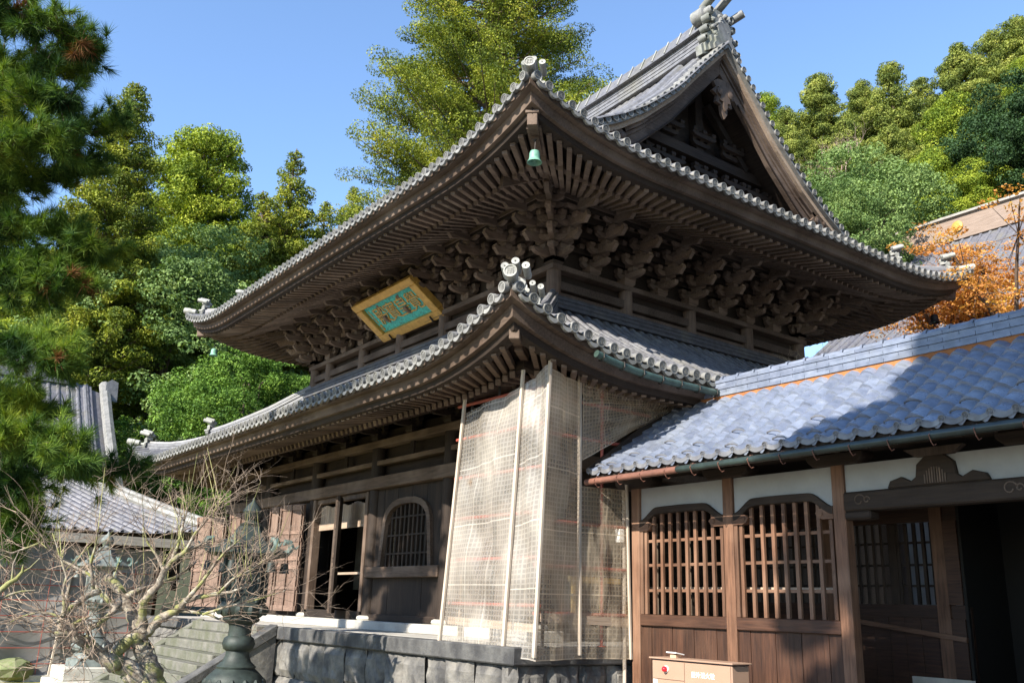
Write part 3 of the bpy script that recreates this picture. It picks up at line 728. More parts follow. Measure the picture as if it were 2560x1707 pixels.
# arched window bays
def bay(x0_,x1_,lit):
    w=x1_-x0_; xc=(x0_+x1_)/2; hw=.92
    ww=thing_part=None
    mb=MB()
    # arch opening polygon outline (bell shape)
    def arch(k,dz=0):
        pts=[(-hw-k,2.38),(-hw*.93-k,2.9)]
        for i in range(0,13):
            a=math.pi*(1-i/12); pts.append((math.copysign(abs(math.cos(a))**.75,math.cos(a))*(hw*.90+k),3.10+abs(math.sin(a))**.8*(.52+k)))
        pts+= [(hw*.93+k,2.9),(hw+k,2.38)]
        return pts
    # surrounding boards: fill between arch outer and bay rectangle with vertical strips
    A=arch(.04)
    y=LW+.0
    def top_at(x):
        # z of arch at x, else None
        if abs(x)>=hw+.02: return None
        best=2.38
        for (a,za),(b,zb_) in zip(A,A[1:]):
            if min(a,b)<=x<=max(a,b) and abs(b-a)>1e-6: best=max(best,za+(zb_-za)*(x-a)/(b-a))
        return best
    n=46; bw=w/n
    for i in range(n):
        xa=x0_+i*bw; xm=xa+bw/2-xc; t=top_at(xm)
        mb.box(xa,xa+bw-(.004 if i%5==4 else 0),LW-.03+(.004 if (i//5)%2 else 0),LW+.03,(t if t else 2.38),3.97)
    bw2=w/4
    for i in range(4): mb.box(x0_+i*bw2,x0_+(i+1)*bw2-.008,LW-.03+(i%2)*.004,LW+.03,1.46,2.17)
    mb.build('wall_boards',M['dZ'],lw)
    mb=MB(); mb.box(x0_-.15,x1_+.1,LW-.17,LW+.1,2.17,2.38); mb.build('window_sill',M['wX'],lw,bevel=.01)
    o=arch(.12); inn=arch(.0)
    mb=MB(); vs=[];k=len(o)
    for (a,b),(c,d) in zip(o,inn):
        vs+=[(xc+a,LW-.10,b),(xc+c,LW-.10,d),(xc+c,LW+.02,d),(xc+a,LW+.02,b)]
    fs=[(i*4+q,i*4+(q+1)%4,(i+1)*4+(q+1)%4,(i+1)*4+q) for i in range(k-1) for q in range(4)]
    mb.add(vs,fs); win=mb.build('window_frame',M['wX'],lw)
    mb=MB()
    for i in range(11):
        x=-hw+.08+i*(2*hw-.16)/10; t=top_at(x); mb.box(xc+x-.028,xc+x+.028,LW-.02,LW+.03,2.385,t-.02)
    for z in (2.62,2.98,3.34): 
        ww_=hw*.9 if z<3.2 else hw*.78
        mb.box(xc-ww_,xc+ww_,LW-.035,LW-.0205,z,z+.035)
    mb.build('window_lattice',M['dZ'],win)
    mb=MB(); mb.box(x0_,x1_,LW+.5,LW+.52,1.3,3.9); mb.build('shade_backing',M['black'],win)  # black sheet standing in for shade behind the lattice
bay(-7.0,-4.4,False); bay(-12.85,-10.3,True)
mb=MB()
for xa,xb in ((-4.1,-1.75),(-15.45,-13.15)):
    k=5;w=(xb-xa)/k
    for i in range(k): mb.box(xa+i*w,xa+(i+1)*w-.008,LW-.03+(i%2)*.004,LW+.03,1.46,3.97)
mb.build('wall_boards',M['dZ'],lw)
# door
mb=MB(); mb.box(-10.0,-9.88,LW-.14,LW+.06,1.42,3.97); mb.box(-7.42,-7.3,LW-.12,LW+.06,1.42,3.97); mb.box(-9.88,-7.42,LW-.08,LW+.06,3.86,3.97)
mb.build('door_frame',M['wZ'],lw,bevel=.01)
mb=MB()
for i in range(22):
    x=-9.86+i*2.42/22; mb.box(x,x+.102,LW+.02,LW+.05,3.42,3.80+.03*math.sin(i*.9))
mb.build('transom_slats',M['pZ'],lw)
mb=MB(); mb.box(-9.87,-7.43,LW+.0,LW+.04,3.26,3.42); mb.build('sunlit_transom_band',M['pX'],lw)  # pale wood paints the sunlit stretch of the beam
PK=wood('pinkish_sunlit_wood_Z',(.085,.055,.042),(.20,.135,.105),'Z',pale=(.34,.26,.21)); PKX=wood('pinkish_sunlit_wood_X',(.10,.065,.05),(.24,.165,.13),'X')  # paler pink paints sunlight on the opened door leaves
def leaf(x0_,x1_,y0,y1,mat,mat2):
    a=Vector((x0_,y0,0));b=Vector((x1_,y1,0));d=(b-a).normalized();nn=Vector((d.y,-d.x,0)); nn=nn if nn.y<0 else -nn; w=(b-a).length
    mb=MB(); mb.bar(a+Vector((w*.0,0,2.66)),b+Vector((0,0,2.66)),.05,2.44); 
    lf=mb.build('door_leaf',mat,lw)
    mb=MB()
    for z,h in ((1.50,.12),(1.95,.07),(2.42,.09),(2.62,.09),(3.05,.08),(3.22,.08),(3.80,.12)): mb.bar(a+nn*.035+Vector((0,0,z)),b+nn*.035+Vector((0,0,z)),.03,h)
    for t in (.06,.5,.94):
        p=a+(b-a)*t+nn*.035; mb.bar(p+Vector((0,0,1.45)),p+Vector((0,0,3.86)),.03,.07,up=nn)
    mb.build('leaf_battens',mat2,lf)
leaf(-8.35,-7.80,1.40,1.05,M['dZ'],M['wX']); leaf(-10.12,-10.85,1.32,1.05,PK,PKX); leaf(-10.95,-11.6,1.30,1.1,PK,PKX); leaf(-13.3,-14.1,1.3,1.0,PK,PKX); leaf(-15.2,-16.2,1.3,.8,PK,PKX)
mb=MB(); mb.box(-9.86,-7.44,2.0,2.03,2.28,2.33); mb.build('door_rail',M['pX'],lw)
mb=MB()
mb.box(-8.85,-8.15,3.6,3.65,1.4,3.9)
for i in range(7): mb.box(-9.9+i*.3,-9.88+i*.3,3.52,3.55,1.9,3.7)
for i in range(6): mb.box(-9.95,-8.1,3.50,3.53,2.0+i*.28,2.02+i*.28)
mb.build('inner_partition',M['cZ'],lw)
mb=MB(); mb.box(-12,-9,3.7,3.72,2.0,3.7); mb.build('paper_screen',M['shoji'],lw)
mb=MB(); mb.box(-15,-2,6,6.05,1.2,5.2); mb.box(-12,-6,1.95,6,1.2,1.3); mb.build('room_back',M['black'],lw)
# lower brackets
xb=[]; 
for a,b in zip(cols,cols[1:]): xb+=[a,(a+b)/2]
xb.append(cols[-1])
for x in xb:
    mb=bracket(Vector((x,LW-.02,5.03)),(0,-1,0),k=.9,tiers=1,tail=False,st=.3); 
    mb.build('bracket_set',M['dX'],hall)
for y in (3.0,4.3,5.65,7.0,8.4,9.7,11.0,12.4):
    mb=bracket(Vector((-1.58,y,5.03)),(1,0,0),k=.9,tiers=1,tail=False,st=.3); mb.build('bracket_set',M['dY'],hall)
# ------------------------------------------------ text helper
def text_mesh(body,size,ext):
    cu=bpy.data.curves.new('text','FONT'); cu.body=body; cu.size=size; cu.extrude=ext; cu.align_x='CENTER'; cu.align_y='CENTER'; cu.resolution_u=3
    ob=bpy.data.objects.new('text_tmp',cu); C.objects.link(ob); bpy.context.view_layer.update()
    dg=bpy.context.evaluated_depsgraph_get(); me=bpy.data.meshes.new_from_object(ob.evaluated_get(dg)); bpy.data.objects.remove(ob); return me
def put_text(name,body,size,ext,mat,parent,pos,ux,uy):
    me=text_mesh(body,size,ext); ux=Vector(ux).normalized(); uy=Vector(uy).normalized(); uz=ux.cross(uy); o=org(parent)
    mt=Matrix(((ux.x,uy.x,uz.x,pos[0]-o.x),(ux.y,uy.y,uz.y,pos[1]-o.y),(ux.z,uy.z,uz.z,pos[2]-o.z),(0,0,0,1)))
    me.transform(mt); me.materials.clear(); return link(name,me,mat,parent)
# ------------------------------------------------ name plaque
TL,TR=Vector((-9.93,2.02,8.95)),Vector((-7.03,2.02,8.97)); BL,BR=Vector((-9.85,3.0,8.21)),Vector((-6.95,3.0,8.21))
pq=thing('name_plaque',((BL+BR)/2),'tilted gold-framed plaque with gold characters on worn turquoise, under the upper eaves','plaque')
cx_=(TL+TR+BL+BR)/4; ux=(TR-TL).normalized(); uy=((TL+TR)/2-(BL+BR)/2); H_=uy.length; uy.normalize(); nn=ux.cross(uy); W_=2.9
mb=MB(); fr=.27
def pl2(a,b,c=0): return cx_+ux*a+uy*b+nn*c
def slab(mb,a0,a1,b0,b1,c0,c1):
    mb.add([pl2(a,b,c) for c in (c0,c1) for a,b in ((a0,b0),(a1,b0),(a1,b1),(a0,b1))],[(0,3,2,1),(4,5,6,7),(0,1,5,4),(1,2,6,5),(2,3,7,6),(3,0,4,7)])
w2,h2=W_/2,H_/2
for (a0,a1,b0,b1,t0,t1) in ((-w2,w2,h2-.20,h2,0,0),(-w2,w2,-h2,-h2+.22,0,0),(-w2,-w2+.26,-h2+.22,h2-.20,0,0),(w2-.26,w2,-h2+.22,h2-.20,0,0)):
    slab(mb,a0,a1,b0,b1,-.10,.10)
mb.build('frame',M['gold'],pq,bevel=.015)
mb=MB(); slab(mb,-w2+.26,w2-.26,-h2+.22,h2-.20,-.09,.0); pn=mb.build('panel',M['teal'],pq)
for k,ch in enumerate('覺皇寳殿'):
    a=w2-.26-.37-k*.50
    put_text('character',ch,.56,.010,M['gold'],pn,pl2(a,.0,.014),ux*1.0,uy)
each('seal_mark',(-.20,-.30),M['gold'],pn,lambda m,b:m.lathe([(.045,0),(.045,.02)],pl2(-w2+.36,b,.0),14,0,nn))
mb=MB(); slab(mb,-w2+.33,-w2+.37,-.1,.30,0,.008); mb.build('signature_strip',M['gold'],pn)
mb=MB(); slab(mb,w2-.36,w2-.31,.14,.36,0,.012); mb.build('signature_strip',M['gold'],pn)
for a in (-.95,1.0):
    mb=MB(); mb.tube([pl2(a,-h2+.16,.11),pl2(a,-h2+.02,.13),pl2(a+.02,-h2-.06,.05),pl2(a+.04,-h2-.10,-.1)],.022,6); mb.build('hook',M['iron'],pq)
# ------------------------------------------------ wind bells
def windbell(p,label,mat,k=1):
    t=thing('wind_bell',p,label,'bell','wind bells hanging from the upper eave corners')
    mb=MB(); mb.lathe([(.03,0),(.075,-.02),(.088,-.06),(.092,-.14),(.10,-.18),(.125,-.215),(.13,-.225),(.12,-.225),(.09,-.17),(.06,-.04)],p-Vector((0,0,.10)),20)
    mb.build('bell_body',mat,t,smooth='auto')
    mb=MB(); mb.tube([p+Vector((0,0,.12)),p+Vector((.01,0,.04)),p-Vector((0,0,.10))],.008,6); mb.lathe([(.03,0),(.004,-.05)],p+Vector((0,0,.10)),8); mb.build('hanger',M['iron'],t)
    mb=MB(); mb.tube([p-Vector((0,0,.12)),p-Vector((0,0,.28))],.008,6); mb.lathe([(.02,0),(.028,.02),(.02,.04)],p-Vector((0,0,.30)),8); mb.build('clapper',M['bell'],t)
windbell(Vector((-.62,.62,9.16)),'pale green wind bell under the upper roof corner nearest the camera',M['bell'])
windbell(Vector((-16.55,.75,9.05)),'green wind bell under the left corner of the upper roof, before the trees',M['bell'])
windbell(Vector((-.70,13.25,9.05)),'wind bell coloured dark for the shade under the far right corner of the upper roof',M['iron'])  # iron-dark body colour stands in for shade
# ------------------------------------------------ podium
pod=thing('stone_podium',(-8.6,7,-.9),'raised stone podium of rough blocks under a thick dark cap course','podium')
mb=MB(); mb.box(-17.2,-.002,.002,14,.91,1.15); pc=mb.build('cap_course',M['cap'],pod,bevel=.02)
mb=MB(); mb.box(-17.1,-.05,.3,13.9,1.151,1.158); mb.build('paving',M['floorstone'],pod)
mb=MB(); mb.box(-17.0,-.14,.14,13.9,-.9,.905); mb.build('core',M['stone'],pod)
# rough blocks: front and right side
def blocks(mb,f,L):
    z=-.9; r=0
    rows=[.62,.50,.68]
    for h in rows:
        t=random.uniform(-.3,0)
        while t<L:
            w=random.uniform(.42,.85); a0,a1=max(t,0)+.012,min(t+w,L)-.012
            if a1-a0>.1:
                nx,nz=6,5
                dep=random.uniform(.0,.05)
                ph=[[random.uniform(-.022,.022) for _ in range(nx+1)] for _ in range(nz+1)]
                def g(u,v):
                    i,j=round(u*nx),round(v*nz); e=min(u,1-u,v,1-v); b=.04+dep+ (.05 if e>.01 else -.03)+ph[j][i]
                    a=a0+(a1-a0)*u; zz=z+.01+(h-.02)*v
                    return (-a,.14-b,zz) if f=='F' else (-.14+b,a,zz)
                mb.grid(g,nx,nz)
            t+=w
        z+=h
mb=MB(); blocks(mb,'F',17.0); mb.build('front_blocks',M['stone'],pod)
mb=MB(); blocks(mb,'S',13.9); mb.build('side_blocks',M['stone'],pod)
# stairs
st=thing('stone_stairs',(-10.3,-1,-.9),'weathered stone stairs with sloping side slabs rising to the podium','stairs')
NS=11; rr_=2.05/NS; tt=.285
for i in range(NS):
    zt=1.15-rr_*(i)-.002; y0=-tt*(i+1); mb=MB(); mb.box(-12.35,-8.35,y0,-.06,zt-rr_,zt-.0) if i==0 else mb.box(-12.35,-8.35,y0,-tt*i+.02,zt-rr_,zt)
    mb.build('step',M['step'],st,bevel=.012)
for x0_,x1_ in ((-8.34,-7.95),(-12.75,-12.36)):
    mb=MB(); yb=-tt*NS-.1
    mb.prism([(.0,1.17),(yb,-.80),(yb,-.9),(-.0,-.9)],((x0_+x1_)/2,0,0),(0,1,0),(0,0,1),(1,0,0),x1_-x0_-.06); mb.build('side_wall',M['stone'],st)
    mb=MB(); mb.prism([(.0,1.20),(yb,-.77),(yb,-.93),(-.0,.98)],((x0_+x1_)/2,-.003,0),(0,1,0),(0,0,1),(1,0,0),x1_-x0_); mb.build('side_slab',M['cap'] if x0_>-9 else M['step'],st,bevel=.015)
# ------------------------------------------------ scaffolding with mesh sheets at the hall corner
scf=thing('scaffold_enclosure',(-.5,1,1.15),'scaffold wrapped in translucent mesh sheets round the near hall corner','scaffold')
def sheet(mb_name,mat,P00,P10,P11,P01,nu=24,nv=30,amp=.03,par=scf,sag=0,uvs=1.0):
    P00,P10,P11,P01=map(Vector,(P00,P10,P11,P01)); nn=(P10-P00).cross(P01-P00).normalized(); ph=[random.uniform(0,6) for _ in range(8)]
    vs=[];uv=[]
    Lu=(P10-P00).length; Lv=(P01-P00).length
    for j in range(nv+1):
        for i in range(nu+1):
            u,v=i/nu,j/nv; p=(P00*(1-u)+P10*u)*(1-v)+(P01*(1-u)+P11*u)*v
            b=math.sin(math.pi*u); w=amp*(math.sin(u*7+v*9+ph[0])*.5+math.sin(u*17-v*5+ph[1])*.25+math.sin(v*23+u*3+ph[2])*.25+math.sin((u+v)*31+ph[3])*.15)*b
            p=p+nn*w; p.z-=sag*math.sin(math.pi*u)*v*v; vs.append(p); uv.append((u*Lu,v*Lv))
    mb=MB(); mb.add(vs,[(j*(nu+1)+i,j*(nu+1)+i+1,(j+1)*(nu+1)+i+1,(j+1)*(nu+1)+i) for j in range(nv) for i in range(nu)])
    o=mb.build(mb_name,mat,par,smooth=True); ul=o.data.uv_layers.new(name='UVMap')
    for lp in o.data.loops: ul.data[lp.index].uv=uv[lp.vertex_index]
    return o
A1=(-1.97,.10,1.10);A1t=(-1.62,.12,4.62)
A2=(-.33,.10,1.03);A2t=(-.07,.11,4.82)
A3=(.24,.20,.98); A3t=(.42,.24,5.10)
A4=(.10,1.12,1.0);A4t=(.10,1.08,5.16)
A5=(.10,2.10,.99);A5t=(.10,2.03,3.45)
sheet('mesh_sheet',M['sheet'],A1,A2,A2t,A1t,amp=.09)
sheet('mesh_sheet',M['sheet'],A2,A3,A3t,A2t,amp=.07,nu=12)
sheet('mesh_sheet',M['sheet_side'],A3,A4,(.10,1.08,4.98),(.42,.25,5.0),amp=.05,nu=14)
sheet('mesh_sheet',M['sheet_side'],A4,A5,A5t,(.10,1.09,3.42),amp=.05,nu=14)
sheet('mesh_sheet',M['sheet_side'],(.12,1.10,3.80),(.12,3.05,4.86),(.12,3.25,5.02),(.12,1.10,5.06),amp=.09,nu=20)
for a,b in ((A1,A1t),(A2,A2t),(A3,A3t),(A4,A4t)):
    a=Vector(a);b=Vector(b); d=(b-a).normalized(); mb=MB(); mb.bar(a+Vector((.0,-.03,.05)),b+d*.22+Vector((0,-.03,0)),.055,.035,up=(0,1,0)); mb.build('pole',M['pole'],scf)
mb=MB(); mb.bar(Vector(A5)+Vector((.01,-.02,.0)),Vector(A5t)+Vector((.01,-.02,.08)),.04,.03,up=(0,1,0)); mb.build('pole',M['pole'],scf)
for z in (1.7,2.35,2.98,3.62,4.25,4.8):
    mb=MB(); mb.tube([(-2.0,.24,z),(.18,.30,z)],.026,8); mb.build('pipe',M['redpipe'],scf)
    if z<3.5 or z>3.8:
        mb=MB(); mb.tube([(.04,.3,z-.1),(.04,2.05 if z<3.5 else 2.6,z-.1)],.026,8); mb.build('pipe',M['redpipe'],scf)
for x,y in ((.10,.42),(-1.75,.34),(-1.0,.34),(-.0,1.6)):
    mb=MB(); mb.tube([(x,y,1.16),(x,y,5.0)],.024,8); mb.lathe([(.07,0),(.07,.012)],(x,y,1.16),10); mb.build('pipe',M['iron'] if y<.6 else M['redpipe'],scf)
mb=MB(); mb.tube([(.06,.42,5.26),(.06,3.30,5.14)],.028,8); mb.build('pipe',M['redpipe'],scf)
mb=MB(); mb.bar((-1.95,.19,1.45),(.18,.27,1.40),.03,.11); mb.build('plank',M['pX'],scf)
mb=MB(); mb.bar((.08,.4,1.55),(.08,2.05,1.50),.03,.12); mb.build('plank',M['pY'],scf)
mb=MB(); mb.box(-.06,-.02,1.0,2.0,2.05,2.13); mb.box(-.06,-.02,1.05,1.12,1.6,2.05); mb.box(-.06,-.02,1.6,1.66,1.6,2.05); mb.build('sawhorse',simple('yellow_timber',(.62,.42,.14),None,.7),scf)
mb=MB()
for x in (-1.85,-.72): mb.bar((x,.35,1.2),(x-.02,.37,2.15),.05,.03)
mb.build('short_stakes',M['pZ'],scf)
mb=MB()
for y in (1.3,1.75,2.2,2.6,3.0):   # ties of white cord
    z=5.26-(y-.42)*.042
    mb.tube([(.09,y,z+.04),(.13,y+.02,z-.03),(.12,y-.05,z-.16)],.006,4); mb.tube([(.09,y,z+.04),(.14,y+.06,z-.05),(.12,y+.09,z-.13)],.006,4); mb.tube([(.09,y-.03,z+.035),(.10,y+.03,z+.04)],.012,5)
mb.build('cord_ties',M['pole'],scf)
# copper gutter under lower side eave
gt=MB(); pts=[LO.under('S',t,-.08,5.02) for t in [1.5+i*.25 for i in range(14)]]
gt.tube(pts,.055,10); g=gt.build('rain_gutter',M['copper'],roof_l,smooth='auto')
for t in [1.6+i*.4 for i in range(8)]:
    mb=MB(); p=LO.under('S',t,-.08,5.02); mb.tube([p+Vector((-.3,0,.10)),p+Vector((-.08,0,.09)),p+Vector((.06,0,.04)),p+Vector((.06,0,-.03)),p+Vector((0,0,-.075)),p+Vector((-.06,0,-.05))],.011,6); mb.build('gutter_hook',M['iron'],g)
# ------------------------------------------------ corridor
cor=thing('roofed_corridor',(5,3.3,-.9),'roofed wooden corridor with blue-grey wavy tiles, lattice windows and white plaster joining the hall','corridor')
CX0,CX1=.06,11.0; EY,RY,EZ,RZ=1.3,3.32,3.63,4.98
RYB=5.34
def cprof(d): # d 0..1 up the slope
    return EZ+(RZ-EZ)*(d*.93+.07*d*d)
NC=9
mb=MB(); ncol=int((CX1-CX0)/.25)
def swave(u): # S-tile profile, u 0..1 across one tile
    return .036*math.sin(2*math.pi*(u-.05))+.010*math.sin(4*math.pi*u)
for k in range(NC):
    d0,d1=k/NC-.02,(k+1)/NC+.015
    for c in range(ncol):
        jit=random.uniform(-.003,.003); m=10; vs=[]
        for (d,lift_) in ((d0,.052),(d1,.0)):
            for i in range(m+1):
                u=i/m; x=CX0+(c+u)*.25; vs.append((x,EY+(RY-EY)*d,cprof(d)+lift_+jit+swave(u)))
        fs=[(i,i+1,m+2+i,m+1+i) for i in range(m)]; mb.add(vs,fs); vs=[]
        for dz in (.0,-.042):
            for i in range(m+1):
                u=i/m; x=CX0+(c+u)*.25; vs.append((x,EY+(RY-EY)*d0-.001+(.012 if dz else 0),cprof(d0)+.052+dz+jit+swave(u)))
        fs=[(m+1+i,m+2+i,i+1,i) for i in range(m)]
        mb.add(vs,fs)
crf=mb.build('tile_roof',M['ctile'],cor,smooth='auto')
mb=MB(); mb.grid(lambda u,v:(CX0+(CX1-CX0)*u,RYB-(RYB-RY)*v,cprof(v)),4,6); mb.grid(lambda u,v:(CX0+(CX1-CX0)*u,EY+.02+(RY-EY)*v,cprof(v)-.05),4,6); mb.build('roof_bed',M['dX'],crf)
# snow-guard loops on some tiles
mb=MB()
for r_,k in ((1,0),(1,0),(2,1),(3,0)):
    pass
for k in (0,1,2):
    for c in range(0,ncol):
        if (c+k*3)%5==0 or (k==0 and c%3==1):
            d=(k+.35)/NC; x=CX0+(c+.62)*.25; y=EY+(RY-EY)*d; z=cprof(d)+.06
            mb=MB(); mb.tube([(x-.12,y+.02,z-.02),(x-.08,y-.03,z+.012),(x,y-.05,z+.022),(x+.08,y-.03,z+.012),(x+.12,y+.02,z-.02)],.011,6); mb.build('snow_guard',M['tile'],crf,smooth='auto')
mb=MB()
for c in range(ncol+1):
    x=CX0+c*.25+.02; z=cprof(0)+.045
    disc(mb,Vector((x,EY+.06,z)),(0,-1,-.1),.042,.11,True)
    w=.10; q=Vector((x+.125,EY-.035,z-.01)); top=[];bot=[]
    for k in range(9):
        t=-1+k/4; top.append((t*w,-.028*(1-t*t)+.012)); bot.append((t*w,-.03*(1-t*t)-.045))
    mb.prism(top+bot[::-1],q,(1,0,0),(0,0,1),(0,1,0),.02)
mb.build('eave_end_tiles',M['tile'],crf,smooth='auto')
mb=MB()
for j in range(5):
    w=.16-(.012 if j%2 else 0); nb=26
    for b in range(nb):
        L=(CX1-CX0-.1)/nb; xo=CX0+.05+b*L+(L*.5 if j%2 else 0)
        mb.box(xo,min(xo+L-.006,CX1),RY-w,RY+w,4.965+j*.052,4.965+(j+1)*.052-.004)
for b in range(36):
    L=.31; xo=CX0+.05+b*L; mb.tube([(xo,RY,5.225),(xo+L-.02,RY,5.225)],.085,8); mb.tube([(xo+L-.05,RY,5.23),(xo+L-.015,RY,5.23)],.097,8)
mb.build('ridge',M['ctile'],crf,smooth='auto')
mb=MB(); mb.box(CX0,CX1,RY-.14,RY+.14,4.86,5.0); mb.build('ridge_mortar',simple('orange_clay_mortar',(.36,.15,.05),(.24,.09,.03),.9,8),crf)
mb=MB(); mb.bar((CX0-.0,EY+.0,cprof(0)+.02),(CX0-.0,RY,cprof(1)+.08),.05,.14); mb.build('verge_board',M['dY'],crf)
# rafters, eave board, gutter
i=0; x=CX0+.2
while x<CX1:
    mb=MB(); mb.bar((x,EY+.10,3.52),(x,2.45,4.20),.07,.09,up=(0,0,1)); mb.build('rafter',M['dY'],cor); x+=.36
mb=MB(); mb.box(CX0,CX1,EY+.02,EY+.07,3.50,3.62); mb.build('eave_board',M['dX'],cor)
mb=MB(); 
mb.tube([(CX0,EY-.07,3.49),(1.9,EY-.07,3.50)],.048,10); gu=mb.build('rain_gutter',M['rust'],cor,smooth='auto'); tag(gu,'rust brown length of gutter')
mb=MB(); mb.tube([(1.905,EY-.07,3.50),(CX1,EY-.07,3.52)],.046,10); gu2=mb.build('rain_gutter',M['gutterdark'],cor,smooth='auto')
x=.3
while x<CX1:
    mb=MB(); mb.tube([(x,EY+.04,3.56),(x,EY-.06,3.56),(x,EY-.13,3.50),(x,EY-.09,3.43),(x,EY-.05,3.40),(x+.01,EY-.01,3.42)],.006,5); x+=.47
    mb.build('gutter_hook',M['rust'],gu if x<2.4 else gu2)
WY=2.2
pill=[.18,1.98,3.72,6.10,8.0]
for x in pill:
    mb=MB(); mb.box(x-.085,x+.085,WY-.085,WY+.085,-.9,3.6); mb.build('pillar',M['cZ'],cor,bevel=.012)
    mb=MB(); mb.box(x-.085,x+.085,4.4-.085,4.4+.085,-.9,3.6); mb.build('pillar',M['cZ'],cor)
mb=MB(); mb.box(CX0,CX1,WY-.11,WY+.11,3.62,3.80); mb.box(CX0,CX1,4.3,4.5,3.62,3.80); mb.build('eave_beam',M['dX'],cor,bevel=.01)
for x in pill:   # boat-shaped bracket over pillars
    mb=MB(); mb.prism([(-.40,.15),(-.40,.08),(-.30,0),(.30,0),(.40,.08),(.40,.15)],(x,WY-.0,3.47),(1,0,0),(0,0,1),(0,1,0),.26); mb.build('bracket_block',M['dX'],cor,bevel=.015)
# plaster and arched lintels, lattice windows
def cbay(a,b,peak,first):
    xa,xb=a+.085,b-.085; w=xb-xa
    def low(u): # upper edge of lintel
        e=min(u,1-u); s=min(1,e/.22); s=s*s*(3-2*s); return 2.98+(.17+.02*math.sin(math.pi*u))*s
    n=40
    mb=MB(); top=[(xa+w*i/n,low(i/n)) for i in range(n+1)]
    mb.prism([(x,z) for x,z in top]+[(xb,3.47),(xa,3.47)],(0,WY,0),(1,0,0),(0,0,1),(0,1,0),.06); mb.build('plaster_panel',M['plaster'],cor)
    mb=MB(); mb.prism([(x,z+.004) for x,z in top]+[(x,z-.10) for x,z in top[::-1]],(0,WY,0),(1,0,0),(0,0,1),(0,1,0),.17); mb.build('arched_lintel',M['dX'],cor,bevel=.008)
    for s_,x in ((1,xa),(-1,xb)):
        mb=MB(); mb.prism([(0,.0),(0,.14),(.20,.13),(.26,.08),(.22,.02),(.16,.0)],(x,WY-.02,2.83),(s_,0,0),(0,0,1),(0,1,0),.12); 
        mb.lathe([(.03,0),(.035,.012)],(x+s_*.18,WY-.08,2.90),10,0,(0,-1,0)); mb.build('lintel_corbel',M['cX'],cor)
    lat=MB(); ns=int(w/.158); sp=w/ns
    for i in range(ns):
        x=xa+sp*(i+.5)+.02; u=(x-xa)/w; lat.box(x-.025,x+.025,WY-.045,WY-.005,1.635,low(u)-.095)
    lat.box(xa,xa+.06,WY-.06,WY+.06,1.635,2.83); 
    wf=lat.build('window_lattice',M['cZ'],cor)
    mb=MB()
    for z in (1.97,2.33,2.68): mb.box(xa,xb,WY-.0045,WY+.022,z-.02,z+.02)
    mb.build('lattice_rails',M['cX'],wf)
    mb=MB()
    for i in range(0,ns,4): x=xa+sp*(i+1); mb.box(x-.02,x+.02,WY+.10,WY+.13,1.635,2.95)
    mb.box(xa,xb,WY+.095,WY+.135,1.98,2.02)
    mb.build('inner_sash',M['pZ'],wf)
    mb=MB(); mb.box(xa,xb,WY-.085,WY+.085,1.47,1.63); mb.build('window_sill',M['bX'],cor,bevel=.01)
    mb=MB(); nb=8; bw=w/nb
    for i in range(nb): mb.box(xa+i*bw,xa+(i+1)*bw-.006,WY-.04+(i%2)*.006,WY+.04,-.6,1.468)
    mb.build('wall_boards',M['bZ'],cor)
    mb=MB(); mb.box(xa,xb,WY-.09,WY+.09,-.9,-.6); mb.build('ground_sill',M['cX'],cor)
M['cZdark']=M['cZ']
cbay(pill[0],pill[1],3.15,True); cbay(pill[1],pill[2],3.17,False)
# open bay with the rainbow beam and frog-leg strut
a,b=pill[2]+.085,pill[3]-.085
mb=MB(); mb.box(a,b,WY-.03,WY+.03,3.13,3.47); mb.build('plaster_panel',M['plaster'],cor)
mb=MB(); mb.box(a,b,WY-.11,WY+.11,2.90,3.13); mb.box(a,a+.35,WY-.10,WY+.10,2.80,2.8995); bm_=mb.build('rainbow_beam',M['dX'],cor,bevel=.02)
mb=MB()
for cx0 in (a+.22,b-.22):
    for k in range(2):
        r=.08-k*.035; mb.tube([(cx0+.1*k+math.cos(t*.5)*r*(1-t*.05),WY-.112,3.02+math.sin(t*.5)*r*(1-t*.05)) for t in range(13)],.009,5)
mb.build('carved_scrolls',M['wX'],bm_)
fk=[(-.60,0),(-.56,.08),(-.42,.12),(-.30,.06),(-.24,.10),(-.22,.24),(-.10,.34),(.10,.34),(.22,.24),(.24,.10),(.30,.06),(.42,.12),(.56,.08),(.60,0)]
mb=MB(); mb.prism(fk,((a+b)/2+.08,WY-.06,3.133),(1,0,0),(0,0,1),(0,1,0),.07); 
fg=mb.build('frog_leg_strut',M['dX'],cor,bevel=.01)
mb=MB()
for i in range(9): x=(a+b)/2+.08-.12+i*.03; mb.box(x-.008,x+.008,WY-.11,WY-.096,3.15,3.15+.18*math.sqrt(max(.05,1-((i-4)/4.8)**2)))
mb.prism([(-.35,.09),(-.22,0),(.22,0),(.35,.09)],((a+b)/2+.08,WY-.06,3.46),(1,0,0),(0,0,1),(0,1,0),.1)
mb.build('strut_carving',M['wZ'],fg)
